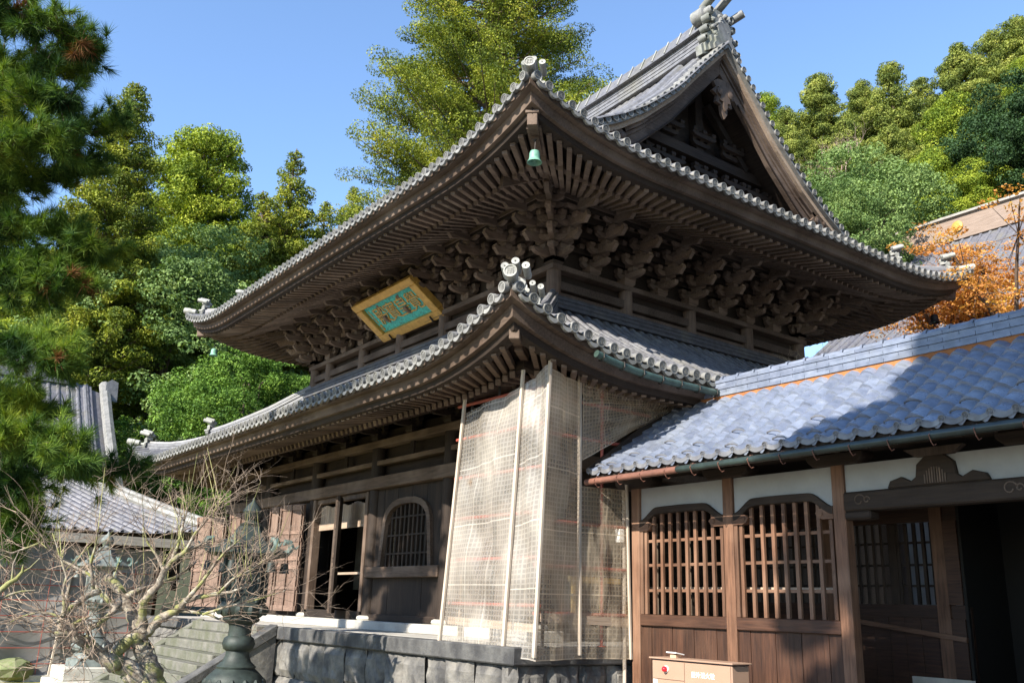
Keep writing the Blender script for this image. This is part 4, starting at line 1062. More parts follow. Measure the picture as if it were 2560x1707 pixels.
# back wall of corridor with lattice and glass
BY=4.4
mb=MB()
for i in range(16):
    x=.3+i*.235
    if x<3.9: mb.box(x,x+.228,BY-.03+(i%2)*.005,BY+.03,-.6,1.85)
mb.box(.2,4.0,BY-.05,BY+.05,1.70,1.87); mb.box(.2,4.0,BY-.05,BY+.05,2.97,3.62); mb.box(3.81,4.0,BY-.0901,BY+.09,-.6,1.695); mb.box(3.81,4.0,BY-.09,BY+.09,1.875,2.965)
mb.build('rear_wall',M['bX'],cor)
mb=MB()
x=.35
while x<3.85: mb.box(x-.022,x+.022,BY-.02,BY+.02,1.873,2.966); x+=.125
for z in (2.12,2.40,2.70): mb.box(.2,3.9,BY+.0205,BY+.045,z-.016,z+.016)
mb.box(2.98,3.08,BY-.03,BY+.03,1.872,2.967)
mb.build('rear_lattice',M['dZ'],cor)
mb=MB(); mb.box(3.5,CX1,5.4,5.45,-.9,4.6); mb.box(4.01,4.05,4.32,5.4,-.9,4.6); mb.box(CX1,CX1+.05,2,5.4,-.9,4.6); mb.box(6.3,CX1,2.35,2.4,-.9,3.6); mb.build('black_shade_wall',M['black'],cor)  # black sheets standing in for shade inside the corridor
mb=MB(); mb.bar((2.2,BY-.12,1.66),(4.02,BY-.12,1.44),.05,.06); mb.build('handrail',M['cX'],cor)
mb=MB(); mb.box(.1,CX1,2.31,4.30,.2,.80); cf=mb.build('floor',M['pX'],cor)
mb=MB(); mb.box(3.2,4.05,BY-.10,BY-.04,.80,.95); mb.build('light_patch_strip',M['stonepale'],cor)  # pale strip painting light patches at the wall foot
mb=MB(); mb.box(.1,CX1,2.3,4.3,3.84,3.88); mb.build('ceiling',M['black'],cor)
# downpipe and small white box by the left pillar
mb=MB(); mb.tube([(.02,WY-.16,3.45),(.02,WY-.16,-.85)],.028,8); mb.build('downpipe',M['pole'],cor,smooth='auto')
mb=MB(); mb.box(-.03,.07,WY-.30,WY-.20,2.66,2.86); mb.build('switch_box',M['white'],cor,bevel=.01)
# boards between scaffold and corridor above
mb=MB(); mb.box(.02,.08,2.3,4.4,.4,3.6); mb.build('end_wall',M['dY'],cor)
# ------------------------------------------------ hydrant cabinet
hy=thing('hydrant_cabinet',(2.2,1.2,-.9),'beige metal fire hydrant cabinet with red lamp before the corridor wall','cabinet')
hx0,hx1,hy0,hy1=1.60,2.90,1.02,1.32
mb=MB(); mb.box(hx0,hx1,hy0,hy1,-.9,1.085); mb.build('body',M['beige'],hy,bevel=.008)
mb=MB(); mb.box(hx0-.03,hx1+.03,hy0-.03,hy1+.02,1.098,1.118); mb.build('lid',M['beige'],hy,bevel=.004)
mb=MB(); mb.box(hx0-.005,hx1+.005,hy0-.008,hy1,1.0855,1.0975); mb.build('seal',M['black_metal'],hy)
mb=MB(); xm=hx0+.56; 
mb.box(hx0+.02,xm-.004,hy0-.012,hy0,.865,1.078); mb.box(hx0+.02,xm-.004,hy0-.012,hy0,-.8,.857); mb.box(xm+.004,hx1-.02,hy0-.012,hy0,-.8,1.078); mb.build('door_panels',M['beige'],hy,bevel=.003)
mb=MB(); mb.lathe([(.042,0),(.042,.015)],(hx0+.26,hy0-.012,.985),16,0,(0,-1,0)); mb.build('lamp_collar',M['white'],hy)
mb=MB(); mb.lathe([(.036,0),(.036,.02),(.030,.04),(.015,.052),(.002,.055)],(hx0+.26,hy0-.027,.985),16,0,(0,-1,0)); mb.build('red_lamp',M['red'],hy,smooth=True)
mb=MB(); mb.box(hx0+.035,hx0+.10,hy0-.016,hy0-.0125,.765,.855); mb.build('paper_notice',M['white'],hy)
put_text('lettering','屋外消火栓',.075,.001,M['white'],hy,(xm+.30,hy0-.0145,.945),(1,0,0),(0,0,1))
mb=MB(); mb.box(hx0+.22,hx0+.32,hy0+.10,hy0+.20,1.118,1.158); vt=mb.build('vent_box',M['tan'],hy)
mb=MB(); mb.prism([(-.085,.0),(.085,.0),(.085,.012),(-.085,.012)],(hx0+.27,hy0+.14,1.165),(1,0,0),(0,.15,1),(0,1,-.15),.15); mb.build('vent_lid',M['white'],vt)
# ------------------------------------------------ bronze lanterns
def lantern(x,y,label,M=M):
    t=thing('bronze_lantern',(x,y,-.9),label,'lantern','bronze lanterns flanking the stairs')
    c=Vector((x,y,0)); mb=MB()
    for hw,z0,z1 in ((.98,-.9,-.55),(.82,-.55,-.20),(.67,-.20,.08)): 
        mb.box(x-hw,x+hw,y-hw,y+hw,z0,z1-.004)
    mb.build('stone_pedestal',M['stonepale'],t,bevel=.02)
    mb=MB()
    mb.lathe([(.50,.08),(.50,.24),(.44,.26)],c,6,ph=.3)
    mb.lathe([(.40,.26),(.36,.34),(.30,.38),(.40,.43),(.42,.50),(.40,.58),(.34,.64),(.27,.70),(.28,.73),(.20,.80),(.17,.88),(.165,.94),(.21,.97),(.235,1.04),(.21,1.12),(.165,1.15),(.16,1.26),(.17,1.31),(.25,1.35),(.27,1.38),(.25,1.40),(.30,1.44),(.34,1.52),(.35,1.56),(.31,1.62),(.28,1.64)],c,28)
    mb.build('pedestal_column',M['bronze'],t,smooth='auto')
    mb=MB()
    for i in range(14):
        a=i/14*6.283; p=c+Vector((math.cos(a)*.40,math.sin(a)*.40,.50)); mb.lathe([(.02,-.06),(.05,-.02),(.05,.03),(.02,.07)],p,6)
    for i in range(12):
        a=i/12*6.283; p=c+Vector((math.cos(a)*.33,math.sin(a)*.33,1.50)); mb.lathe([(.02,-.06),(.05,-.02),(.055,.03),(.03,.07)],p,6)
    mb.build('lotus_band',M['bronze'],t,smooth='auto')
    mb=MB(); mb.lathe([(.30,1.64),(.30,2.22)],c,6,ph=.3)
    for i in range(6):
        a=.3+i*math.pi/3; p=c+Vector((math.cos(a)*.31,math.sin(a)*.31,0)); mb.tube([p+Vector((0,0,1.62)),p+Vector((0,0,2.25))],.03,6)
        a2=a+math.pi/6; q=c+Vector((math.cos(a2)*.272,math.sin(a2)*.272,1.93)); sdv=Vector((-math.sin(a2),math.cos(a2),0))
        for dz in (-.18,0,.18):
            mb.bar(q-sdv*.11+Vector((0,0,dz)),q+sdv*.11+Vector((0,0,dz)),.02,.02)
        for ds in (-.1,0,.1): mb.bar(q+sdv*ds-Vector((0,0,.2)),q+sdv*ds+Vector((0,0,.2)),.02,.02)
    mb.build('fire_box',M['bronze'],t)
    mb=MB(); mb.lathe([(.30,2.23),(.55,2.28),(.60,2.31),(.59,2.345),(.46,2.42),(.33,2.50),(.24,2.60),(.19,2.70),(.16,2.72)],c,6,ph=.3)
    rf_=mb.build('roof',M['bronze'],t)
    mb=MB(); mb.lathe([(.15,2.70),(.17,2.74),(.10,2.77),(.08,2.80),(.13,2.86),(.15,2.93),(.10,3.01),(.03,3.08),(.01,3.14)],c,18); mb.build('finial',M['bronze'],t,smooth='auto')
    for i in range(6):
        a=.3+i*math.pi/3; d=Vector((math.cos(a),math.sin(a),0)); p=c+d*.56+Vector((0,0,2.33))
        mb=MB(); mb.tube([p-d*.1,p+d*.03+Vector((0,0,.03)),p+d*.07+Vector((0,0,.10)),p+d*.04+Vector((0,0,.17)),p-d*.03+Vector((0,0,.18)),p-d*.05+Vector((0,0,.13))],[.03,.045,.05,.05,.045,.02],8)
        mb.tube([p+d*.07+Vector((0,0,.10)),p+d*.14+Vector((0,0,.09)),p+d*.18+Vector((0,0,.14))],[.03,.02,.008],6)
        mb.build('roof_dragon',M['bronze_pale'],t,smooth='auto')
        mb=MB(); q=c+d*.55; mb.lathe([(.02,2.20),(.05,2.19),(.06,2.14),(.065,2.08),(.08,2.05),(.07,2.05)],q,12); mb.tube([q+Vector((0,0,2.30)),q+Vector((0,0,2.19))],.006,4); mb.build('hanging_bell',M['bronze'],t,smooth='auto')
    return t
lantern(-3.15,-2.62,'large dark green bronze lantern nearest the camera, right of the stairs')
M2=dict(M); M2['bronze']=simple('sunlit_patina_bronze',(.19,.215,.20),(.08,.095,.09),.6,6,metal=.1,bmp=.4)  # same bronze lightened to paint sunlight on the far lantern
lantern(-13.45,-2.2,'smaller looking pale green bronze lantern on stepped white stone, left of the stairs',M2)
# ------------------------------------------------ ground and hill
def hz(x,y):
    # hill rises behind the hall and to the left
    a=max(0,(y-26)+.35*min(0,x+6)*0); h1=a*.62 if a>0 else 0
    b=max(0,-x-42); h2=b*.35
    return -.9+max(h1*(1/(1+math.exp(-(x+30)/9))),0)+h2+max(0,y-18)*.12
mb=MB()
def gx(u): return -260+u*420
mb.grid(lambda u,v:(gx(u),-160+v*420,hz(gx(u),-160+v*420)),84,84)
g=mb.build('ground',M['ground'],None,smooth=True); tag(g,kind='structure')
# ------------------------------------------------ leaves
def leafset(cent,rad,n,size,rng,flat=.0,upb=.5,asp=.6):
    """quads round clump centre: returns (n*4,3)"""
    d=rng.normal(size=(n,3)); d/=np.linalg.norm(d,axis=1)[:,None]
    r=rng.uniform(.55,1,size=(n,1))**.6
    p=np.asarray(cent)+d*r*np.asarray(rad)
    nn=d*.8+rng.normal(size=(n,3))*.45+np.array([0,0,upb]); nn/=np.linalg.norm(nn,axis=1)[:,None]
    t=np.cross(nn,rng.normal(size=(n,3))); t/=np.linalg.norm(t,axis=1)[:,None]; b=np.cross(nn,t)
    s=size*rng.uniform(.6,1.3,size=(n,1))
    return np.stack([p-t*s,p-b*s*asp,p+t*s,p+b*s*asp],1).reshape(-1,3)
LM={'cedar':leafmat('cedar_foliage',[(.018,.036,.007),(.085,.12,.016),(.25,.28,.03),(.44,.38,.07)]),
 'cedar_light':leafmat('yellow_green_cedar_foliage',[(.03,.06,.008),(.13,.19,.02),(.30,.35,.035),(.46,.46,.08)]),
 'cedar_hill':leafmat('olive_cedar_foliage',[(.025,.045,.010),(.10,.135,.028),(.26,.29,.06),(.42,.41,.12)]),
 'broad':leafmat('broadleaf_foliage',[(.016,.042,.008),(.06,.13,.020),(.15,.26,.04),(.28,.38,.07)]),
 'grey':leafmat('grey_green_foliage',[(.025,.055,.016),(.10,.165,.05),(.22,.31,.10),(.34,.42,.17)]),
 'dark':leafmat('dark_evergreen_foliage',[(.008,.02,.009),(.025,.055,.02),(.05,.10,.035),(.10,.16,.06)]),
 'maple':leafmat('autumn_maple_leaves',[(.30,.12,.04),(.52,.22,.07),(.66,.34,.09),(.75,.50,.10)],trans=.4),
 'pine':leafmat('pine_needles',[(.008,.024,.012),(.035,.085,.020),(.14,.22,.03),(.42,.46,.05)],trans=.25,nscale=1.3),
 'brownneedle':leafmat('dead_pine_needles',[(.12,.05,.02),(.24,.11,.04)],trans=.2)}
BARK=simple('tree_bark',(.16,.115,.085),(.06,.042,.03),.9,6,bmp=.7,stretch=(1,1,.25))
BARE=simple('bare_branch_bark',(.34,.28,.23),(.18,.14,.11),.9,6,bmp=.3)
def tree_cedar(seed,h=16,r=3.4,kind='cedar',dens=1,leaf=.13,base=.18,pointy=1.0,bare=0.25,clump=.62,gap=1.0,flat=.62):
    """meshes (crown,trunk) with origin at the foot"""
    rng=np.random.default_rng(seed); rnd=random.Random(seed); parts=[]; tb=MB()
    sway=[(rnd.uniform(-.2,.2),rnd.uniform(-.2,.2)) for _ in range(9)]
    def ctr(z):
        k=z/h*7; i=int(min(k,7)); f=k-i; a=sway[i];b=sway[min(i+1,8)]; return Vector((a[0]*(1-f)+b[0]*f,a[1]*(1-f)+b[1]*f,z))
    tb.tube([ctr(h*i/12) for i in range(13)],[max(.03,h*.017*(1-i/12.3)) for i in range(13)],9)
    z=h*base
    while z<h*.985:
        q=(z/h-base)/(1-base)
        R_=r*( (1-q)**(.75*pointy) )*(.55+.45*min(1,q*5+.3)) *rnd.uniform(.78,1.12)+.12
        nb=max(3,int(3.2+R_*1.6)); a0=rnd.uniform(0,6.3)
        for k in range(nb):
            a=a0+k*2*math.pi/nb+rnd.uniform(-.35,.35); L=R_*rnd.uniform(.72,1.12); c=ctr(z); dz=rnd.uniform(-.12,.30)*L
            tip=c+Vector((math.cos(a)*L,math.sin(a)*L,dz+.1*L)); mid=c.lerp(tip,.55)+Vector((0,0,-.06*L))
            tb.tube([c,mid,tip],[.035+.02*L,.03,.012],5,cap=False)
            nc=max(1,int(L/ (clump*.75)))
            for j in range(nc):
                u=1-j/(nc+.6) if nc>1 else .8
                if u<bare and rnd.random()<.8: continue
                p=c.lerp(tip,u)+Vector((rnd.uniform(-.3,.3)*clump,rnd.uniform(-.3,.3)*clump,rnd.uniform(-.1,.25)*clump)); rr=clump*rnd.uniform(.6,1.15)*(1 if u>.5 else .8)*min(1,.4+R_/1.6)
                parts.append(leafset(p,(rr,rr,rr*flat),int(95*dens*(rr/.6)**2),leaf,rng,upb=.45))
        z+=clump*rnd.uniform(.55,.85)*(1 if q<.85 else .6)*gap
    return np.concatenate(parts),tb
def tree_broad(seed,h=11,r=4.5,dens=1,leaf=.13,lobes=16,clump=.75,flat=.8):
    rng=np.random.default_rng(seed); rnd=random.Random(seed); parts=[]; tb=MB()
    tb.tube([(0,0,0),(.1,.05,h*.2),(0,.1,h*.42),(0,0,h*.7)],[h*.03,h*.024,h*.018,.05],9)
    for k in range(lobes):
        a=rnd.uniform(0,6.3); q=rnd.random()**.8; zz=h*(.38+.5*q); rad=r*(math.sin(math.pi*min(.98,.28+.62*q))**.8)*rnd.uniform(.45,.8)
        if k<3: a=k*2.1;rad=r*.2;zz=h*.84
        c=Vector((math.cos(a)*rad,math.sin(a)*rad,zz)); lr=r*rnd.uniform(.30,.44)
        tb.tube([(0,0,h*rnd.uniform(.25,.5)),c.lerp(Vector((0,0,zz)),.5)-Vector((0,0,.4)),c],[.10,.07,.03],5,cap=False)
        m=int(20*(lr/1.6)**2)+6
        for j in range(m):
            d=Vector((rnd.gauss(0,1),rnd.gauss(0,1),rnd.gauss(.25,1))).normalized(); p=c+Vector((d.x*lr,d.y*lr,d.z*lr*flat)); rr=clump*rnd.uniform(.5,1)
            parts.append(leafset(p,(rr,rr,rr*.6),int(90*dens*(rr/.6)**2),leaf,rng,upb=.5))
    return np.concatenate(parts),tb
def tree_bare(seed,h=7,mat=None,n0=5,spread=.9):
    rnd=random.Random(seed); tb=MB()
    def grow(p,d,L,r,lev):
        pts=[p];rad=[r];k=4
        for i in range(k):
            d=(d+Vector((rnd.gauss(0,.16),rnd.gauss(0,.16),rnd.gauss(.05,.1)))).normalized(); p=p+d*L/k; pts.append(p); rad.append(r*(1-.5*(i+1)/k))
        tb.tube(pts,rad,4 if lev>1 else 6,cap=False)
        if lev<5:
            for j in range(3 if lev else n0):
                q=pts[rnd.randint(2,4)] if lev else pts[-1-j%3]; dd=(d+Vector((rnd.gauss(0,spread*.6),rnd.gauss(0,spread*.6),rnd.gauss(.1,.35)))).normalized(); grow(q,dd,L*rnd.uniform(.6,.8),r*.5,lev+1)
    grow(Vector((0,0,0)),Vector((0,0,1)),h*.3,h*.014,0); return tb
PROT={}
def make_tree(key,builder,kind,name):
    V,tb=builder; crown=npmesh('crown',V,4,LM[kind]); cm=crown.data; bpy.data.objects.remove(crown)
    t=tb.build('trunk',BARK,None,smooth=True); tm=t.data; bpy.data.objects.remove(t); PROT[key]=(cm,tm,name,kind)
def plant(key,foot,s,rot,label,group,sz=None):
    cm,tm,name,kind=PROT[key]; t=bpy.data.objects.new(name,None); C.objects.link(t); t.location=foot; t.rotation_euler=(0,0,rot); t.scale=(s,s,sz or s); tag(t,label,'tree',group)
    for nm,me in (('crown',cm),('trunk',tm)):
        o=bpy.data.objects.new(nm,me); C.objects.link(o); o.parent=t
    return t
def toppx(u,v,r,hh,key,rot,label,group,s=1.0,sz=None):
    """tree whose top stands at the seen point, foot below it"""
    p=ath(u,v,r); return plant(key,(p.x,p.y,p.z-hh*(sz or s)),s,rot,label,group,sz)
G1='trees on the left behind the halls'; G2='trees on the hillside to the right'
make_tree('cA',tree_cedar(1,20,3.3,dens=3.10,clump=.5,leaf=0.0608,base=.15,bare=.3),'cedar','cedar_tree')
make_tree('cB',tree_cedar(2,14,4.2,dens=3.41,clump=.55,leaf=0.0570,pointy=.75,bare=.1),'cedar_light','cypress_tree')
make_tree('cC',tree_cedar(3,13,2.4,dens=3.10,leaf=0.0608,pointy=1.15,bare=.15,clump=.42),'cedar','cedar_tree')
make_tree('hA',tree_cedar(4,17,3.8,dens=3.10,leaf=0.0722,pointy=.9,bare=.3,clump=.68),'cedar_hill','cedar_tree')
make_tree('hB',tree_cedar(5,17,3.5,dens=3.10,leaf=0.0722,pointy=1.0,bare=.3,clump=.7),'cedar_hill','cedar_tree')
make_tree('hY',tree_cedar(6,14,3.2,dens=3.41,leaf=0.0646,pointy=.7,bare=.2,clump=.85),'cedar_light','cedar_tree')
make_tree('bA',tree_broad(11,11,4.6,dens=2.63,leaf=0.0608,clump=.62),'grey','broadleaf_tree')
make_tree('bB',tree_broad(12,10,4.4,dens=2.63,leaf=0.0570,clump=.6),'broad','broadleaf_tree')
make_tree('bD',tree_broad(13,12,4.8,dens=2.48,leaf=0.0684),'dark','evergreen_oak')
make_tree('big',tree_cedar(21,24,6.3,gap=1.35,flat=.6,dens=3.56,leaf=0.0441,base=.2,pointy=.62,bare=.42,clump=.62),'cedar','cedar_tree')
# left group  (full-photo pixel of each tree top, horizontal distance)
toppx(345,205,44,20,'cA',.4,'tallest dark cedar on the left with its bare trunk showing, behind the pine',G1,1.0)
toppx(520,325,56,14,'cB',1.1,'broad yellow-green conifer between the tall cedar and the spire-topped conifer',G1,1.5)
toppx(735,372,52,13,'cC',2.2,'slender spire-topped conifer rising right of the broad yellow-green one',G1,1.15)
toppx(660,480,50,13,'cC',.5,'olive conifer with rounded top just left of the spire-topped conifer',G1,1.1)
toppx(700,570,60,14,'cB',3.0,'olive green conifer in front of the spire-topped conifer, by the roof edge',G1,1.15)
toppx(820,500,55,13,'cC',4.2,'small bushy conifer touching the edge of the upper roof on its left',G1,1.05)
toppx(890,465,60,13,'cC',5.2,'thin small-topped conifer nearest the upper roof edge against the sky',G1,.85)
toppx(430,640,46,11,'bA',.3,'large grey-green broadleaf tree in the middle of the left group',G1,1.3)
toppx(560,600,50,11,'bA',2.0,'grey-green broadleaf tree behind and right of the largest grey-green one',G1,1.25)
toppx(250,640,54,10,'bB',2.6,'dark green broadleaf tree just right of the pine, above the far hall roof',G1,1.5)
toppx(640,860,40,10,'bB',.9,'bright green rounded tree under the left corner of the upper roof',G1,.9)
toppx(500,930,42,10,'bB',4.0,'bright green rounded tree above the left end of the lower roof',G1,.9)
toppx(760,930,42,10,'bB',5.2,'green tree half hidden between the two roof tiers on the left',G1,.8)
toppx(150,640,48,14,'cB',4.6,'conifer seen through the gap in the pine at the left edge',G1,1.0)
toppx(330,1080,44,10,'bB',1.9,'low green tree beside the gable end of the far hall',G1,.45)
toppx(20,260,52,20,'cA',3.6,'tall cedar almost hidden behind the foreground pine at the left edge',G1,1.0)
toppx(1015,405,62,13,'cC',1.3,'treetop just showing above the left slope of the upper roof',G1,.8)
toppx(1255,-260,34,24,'big',.8,'huge cedar with spreading boughs rising behind the two roof peaks',G1,1.0)
for i,(u,v,r,s_,lab) in enumerate(((470,1190,44,.5,'shrubby green tree behind the left end of the main hall'),(420,1230,48,.5,'dark bush between the far hall and the main hall'),(520,1120,40,.5,'small green tree under the left lower eave of the main hall'))): toppx(u,v,r,10,'bB',i*2.0,lab,G1,s_)
tb=tree_bare(31,8); o=tb.build('bare_tree',BARE,None); o.location=ath(390,1130,45)-Vector((0,0,4)); tag(o,'leafless grey tree between the far hall roof and the green trees','tree')
tb=tree_bare(32,8); o=tb.build('bare_tree',BARE,None); o.location=ath(930,560,58)-Vector((0,0,5)); tag(o,'pale leafless treetop just above the upper roof on its left side','tree')
# right hillside
hillt=[(1905,240,70,'hY',.9,'light green cedar right beside the gable edge of the main roof'),
(1965,270,66,'hB',.8,'dark branched cedar just right of the gable edge'),
(2040,190,72,'hA',1.0,'tall rounded cedar second along the skyline from the gable'),
(2110,300,66,'hB',.95,'olive cedar on the hill below the second skyline crown'),
(2150,205,80,'hA',.95,'small far cedar on the skyline between two taller ones'),
(2220,155,78,'hB',1.15,'broad dome-topped cedar in the middle of the skyline'),
(2230,320,68,'hA',1.0,'dark olive cedar standing below the dome-topped skyline cedar'),
(2300,195,82,'hB',.95,'rounded cedar on the skyline right of the dome-topped one'),
(2390,115,80,'hA',1.15,'large cedar near the right end of the skyline'),
(2470,80,86,'hB',1.1,'cedar on the skyline second from the right edge'),
(2540,45,84,'hA',1.15,'highest cedar at the right edge of the photo'),
(2490,230,74,'hB',1.0,'olive cedar below the skyline near the right edge'),
(2340,330,66,'hA',.95,'shaded olive cedar between the dome-topped and yellow-green ones'),
(2375,250,60,'hY',1.0,'bright yellow-green cedar with cloud-like tiers, upper one of the bright pair'),
(2330,385,55,'hY',.9,'bright yellow-green cedar lower on the slope above the far roof'),
(2440,400,54,'hY',.75,'small bright green cedar beside the dark evergreen'),
(2560,150,72,'hY',.8,'yellowish cedar cut by the right edge of the photo')]
for i,(u,v,r,k,s,lab) in enumerate(hillt):
    hh={'hA':17,'hB':17,'hY':14}[k]; toppx(u,v,r,hh,k,i*1.3,lab,G2,s)
toppx(2140,395,50,11,'bA',1.0,'large round grey-green tree just behind the right eave of the main roof',G2,1.15)
toppx(2060,470,46,11,'bA',3.0,'grey-green tree at the foot of the gable, left of the large round one',G2,.9)
toppx(2545,215,56,12,'bD',.6,'large dark evergreen oak at the right edge',G2,1.15)
toppx(2440,300,60,12,'bD',2.9,'dark evergreen oak left of the larger one at the right edge',G2,.8)
for i,(u,v,r,s,lab) in enumerate(((2110,300,56,1.0,'pinkish leafless tree among the cedars on the hill'),(2000,400,54,.8,'smaller leafless tree between the gable and the grey-green tree'))):
    tb=tree_bare(41+i,9,n0=6); p=ath(u,v,r); o=tb.build('bare_tree',simple('pinkish_twigs',(.36,.26,.22),(.25,.17,.14),.9) if i==0 else BARE,None); o.location=(p.x,p.y,p.z-8.0*s); o.scale=(s,)*3; tag(o,lab,'tree')
# autumn maples near the right
def maple(seed,foot,h,r,label,dens=1.0,branch=.5):
    rnd=random.Random(seed); rng=np.random.default_rng(seed); t=thing('maple_tree',foot,label,'tree','autumn maples on the right'); tb=MB(); parts=[]
    F=Vector(foot)
    tb.tube([F,F+Vector((.1,0,h*.3)),F+Vector((-.1,.1,h*.5))],[.16,.12,.08],7)
    for k in range(16):
        a=rnd.uniform(0,6.3); L=r*rnd.uniform(.5,1); z0=h*rnd.uniform(.3,.55); z1=h*rnd.uniform(.55,1)
        p0=F+Vector((0,0,z0)); p1=F+Vector((math.cos(a)*L,math.sin(a)*L,z1)); pm=p0.lerp(p1,.5)+Vector((0,0,.15*L))
        tb.tube([p0,pm,p1],[.07,.045,.012],5,cap=False)
        for j in range(16):
            p=pm.lerp(p1,rnd.uniform(0,1.1))+Vector((rnd.gauss(0,.5),rnd.gauss(0,.5),rnd.gauss(0,.22))); tb.tube([pm.lerp(p1,.5),p],[.015,.005],3,cap=False)
            rr=rnd.uniform(.25,.5); parts.append(leafset(p,(rr,rr,rr*.3),int(60*dens),.036,rng,upb=1.0,asp=.8))
    npmesh('crown',np.concatenate(parts),4,LM['maple'],t); tb.build('trunk',BARK,t,smooth=True)
p=ath(2500,610,26); maple(51,(p.x,p.y,p.z-6.3),6.6,2.9,'orange-leaved maple beyond the corridor ridge at the right edge',1.3)
p=ath(2360,740,27); maple(52,(p.x,p.y,p.z-3.8),4.2,2.2,'orange maple with thin foliage just right of the main eave tip, lower of the two',1.1)
tb=tree_bare(61,3.6,n0=6); o=tb.build('bare_shrub',simple('straw_twigs',(.5,.4,.26),(.3,.23,.15),.9),None); pp=ath(2060,860,21); o.location=(pp.x,pp.y,pp.z-2.6); tag(o,'straw-coloured leafless shrub behind the corridor ridge under the main eave','shrub')
# ------------------------------------------------ far hall on the left
FX=-22.0
fh=thing('far_hall',(-28,0,-.9),'tiled hall at the left edge, its lower front wrapped in grey scaffold sheets','building')
def flat_tiles(name,par,f,L,D,sp=.42,r=.10,seg=.42,mat='ftile'):
    mb=MB(); mb.grid(lambda u,v:f(u*L,v*D,0),10,8)
    s=sp/2
    while s<L:
        n=max(1,int(D/seg)); vs=[];fs=[];m=5;ring=0
        for i in range(n):
            for d,k in ((D*i/n,1),(D*(i+1)/n,.78)):
                p=f(s,d,0); e=(f(s+.01,d,0)-f(s-.01,d,0)).normalized()
                for q in range(m+1):
                    a=math.pi*q/m; vs.append(p+e*math.cos(a)*r*k+Vector((0,0,1))*math.sin(a)*r*k*1.1)
                ring+=1
        fs=[(i*(m+1)+q,i*(m+1)+q+1,(i+1)*(m+1)+q+1,(i+1)*(m+1)+q) for i in range(ring-1) for q in range(m)]
        mb.add(vs,fs); s+=sp
    return mb.build(name,M[mat],par)
# lower hipped roof facing +X : eave x=-21, z from pixels
pa=on(102,1322,0,-21.2); pb=on(470,1338,0,-21.2); ze=(pa.z+pb.z)/2; yr=pb.y+.6
hp=on(285,1210,0,-24.4)
Lr=18.0; Dr=3.4; zt=hp.z
def lowf(s,d,dz):
    t=d/Dr; y1=yr-t*3.4; y0=yr-Lr; return Vector((-21.2-d,y1-(s/Lr)*(y1-y0),ze+(zt-ze)*(t*.85+.15*t*t)+.25*max(0,1-s/3)**2*(1-t)))
lr_=flat_tiles('lower_roof',fh,lowf,Lr,Dr,sp=.36,r=.085,seg=.30)
mb=MB(); mb.tube([lowf(0,i*Dr/8,0)+Vector((0,0,.12)) for i in range(9)],.16,8); mb.tube([lowf(0,i*Dr/8,0)+Vector((0,0,.32)) for i in range(9)],.10,8); mb.build('hip_ridge',M['tile_end'],lr_,smooth='auto')
mb=MB(); mb.grid(lambda u,v:Vector((-21.2-v*Dr,yr-v*3.4,0))+Vector((-(1-v)*u*9-v*u*3,(0),ze+(zt-ze)*v)),4,4); mb.build('side_roof_slope',M['ftile'],lr_)
mb=MB(); mb.box(-21.25,-21.15,yr-Lr,yr-.15,ze-.38,ze-.10); mb.build('fascia',M['grayboard'],fh)
mb=MB(); mb.box(-29,-22.4,yr-Lr,yr-1.0,-.9,ze+.1); mb.build('wall',M['dY'],fh)
mb=MB(); mb.box(-22.4,-22.36,yr-Lr,yr-1.0,ze-1.0,ze-.45); mb.build('plaster_band',M['plaster'],fh)
ss=thing('scaffold_sheeting',(-21.7,yr-8,-.9),'dark grey scaffold sheet with red gridlines and pale poles, before the far hall','scaffold')
def shs(u,v): 
    y=yr-1.3-u*16; return (-21.75+.05*math.sin(u*50)+.03*math.sin(v*9+u*20),y,-.75+v*(ze-.9+.75))
mb=MB(); mb.grid(shs,120,20); mb.build('grey_sheet',M['sheet_grey'],ss,smooth=True)
mb=MB()
for k in range(10):
    z=-.4+k*.46
    if z<ze-1: mb.tube([(-21.66,yr-1.3,z),(-21.66,yr-17,z+.02)],.014,5)
for k in range(12): mb.tube([(-21.66,yr-2-k*1.25,-.7),(-21.66,yr-2-k*1.25,ze-1)],.012,5)
mb.build('red_cords',M['redpipe'],ss)
for y in (yr-4.05,yr-6.9,yr-9.9,yr-1.6): 
    mb=MB(); mb.bar((-21.6,y-.1,-.85),(-21.68,y+.15,ze-.9),.10,.05,up=(0,1,0)); mb.build('pole',M['pole'],ss)
mb=MB(); mb.box(-21.9,-21.5,yr-18,yr-1,-.9,-.72); mb.build('base_kerb',M['stonepale'],ss)
# upper gabled roof behind
t0=on(0,905,0,-29); t1=on(210,945,0,-29); zt2=(t0.z+t1.z)/2-.3; yv=on(255,1100,0,-25.8).y
y1_=yv; D2=6.0; z0_=zt2-5.6
def upf(s,d,dz):
    t=d/D2; return Vector((-23.2-d,y1_-s-.55*(1-t)**2*0,z0_+(zt2-z0_)*(t*.75+.25*t*t)))
ur=flat_tiles('upper_roof',fh,upf,16,D2,sp=.36,r=.085,seg=.30)
mb=MB(); mb.box(-29.45,-28.95,y1_-16,y1_-.9,zt2-.1,zt2+.75); rd=mb.build('main_ridge',M['tile'],ur)
mb=MB()
for k in range(30): mb.box(-28.96,-28.92,y1_-1.2-k*.5,y1_-1.15-k*.5,zt2+.1,zt2+.7)
mb.build('ridge_straps',M['tile_oni'],rd)
for k,(off,rr,mat) in enumerate(((.9,.22,'tile_end'),(.15,.10,'tile'),(-.35,.14,'tile'),(-.85,.10,'tile_end'))):
    mb=MB(); mb.tube([upf(0,D2*i/12,0)+Vector((0,off-.4,.12-(.15*k))) for i in range(13)],rr,8); mb.build('verge_ridge',M[mat],ur,smooth='auto')
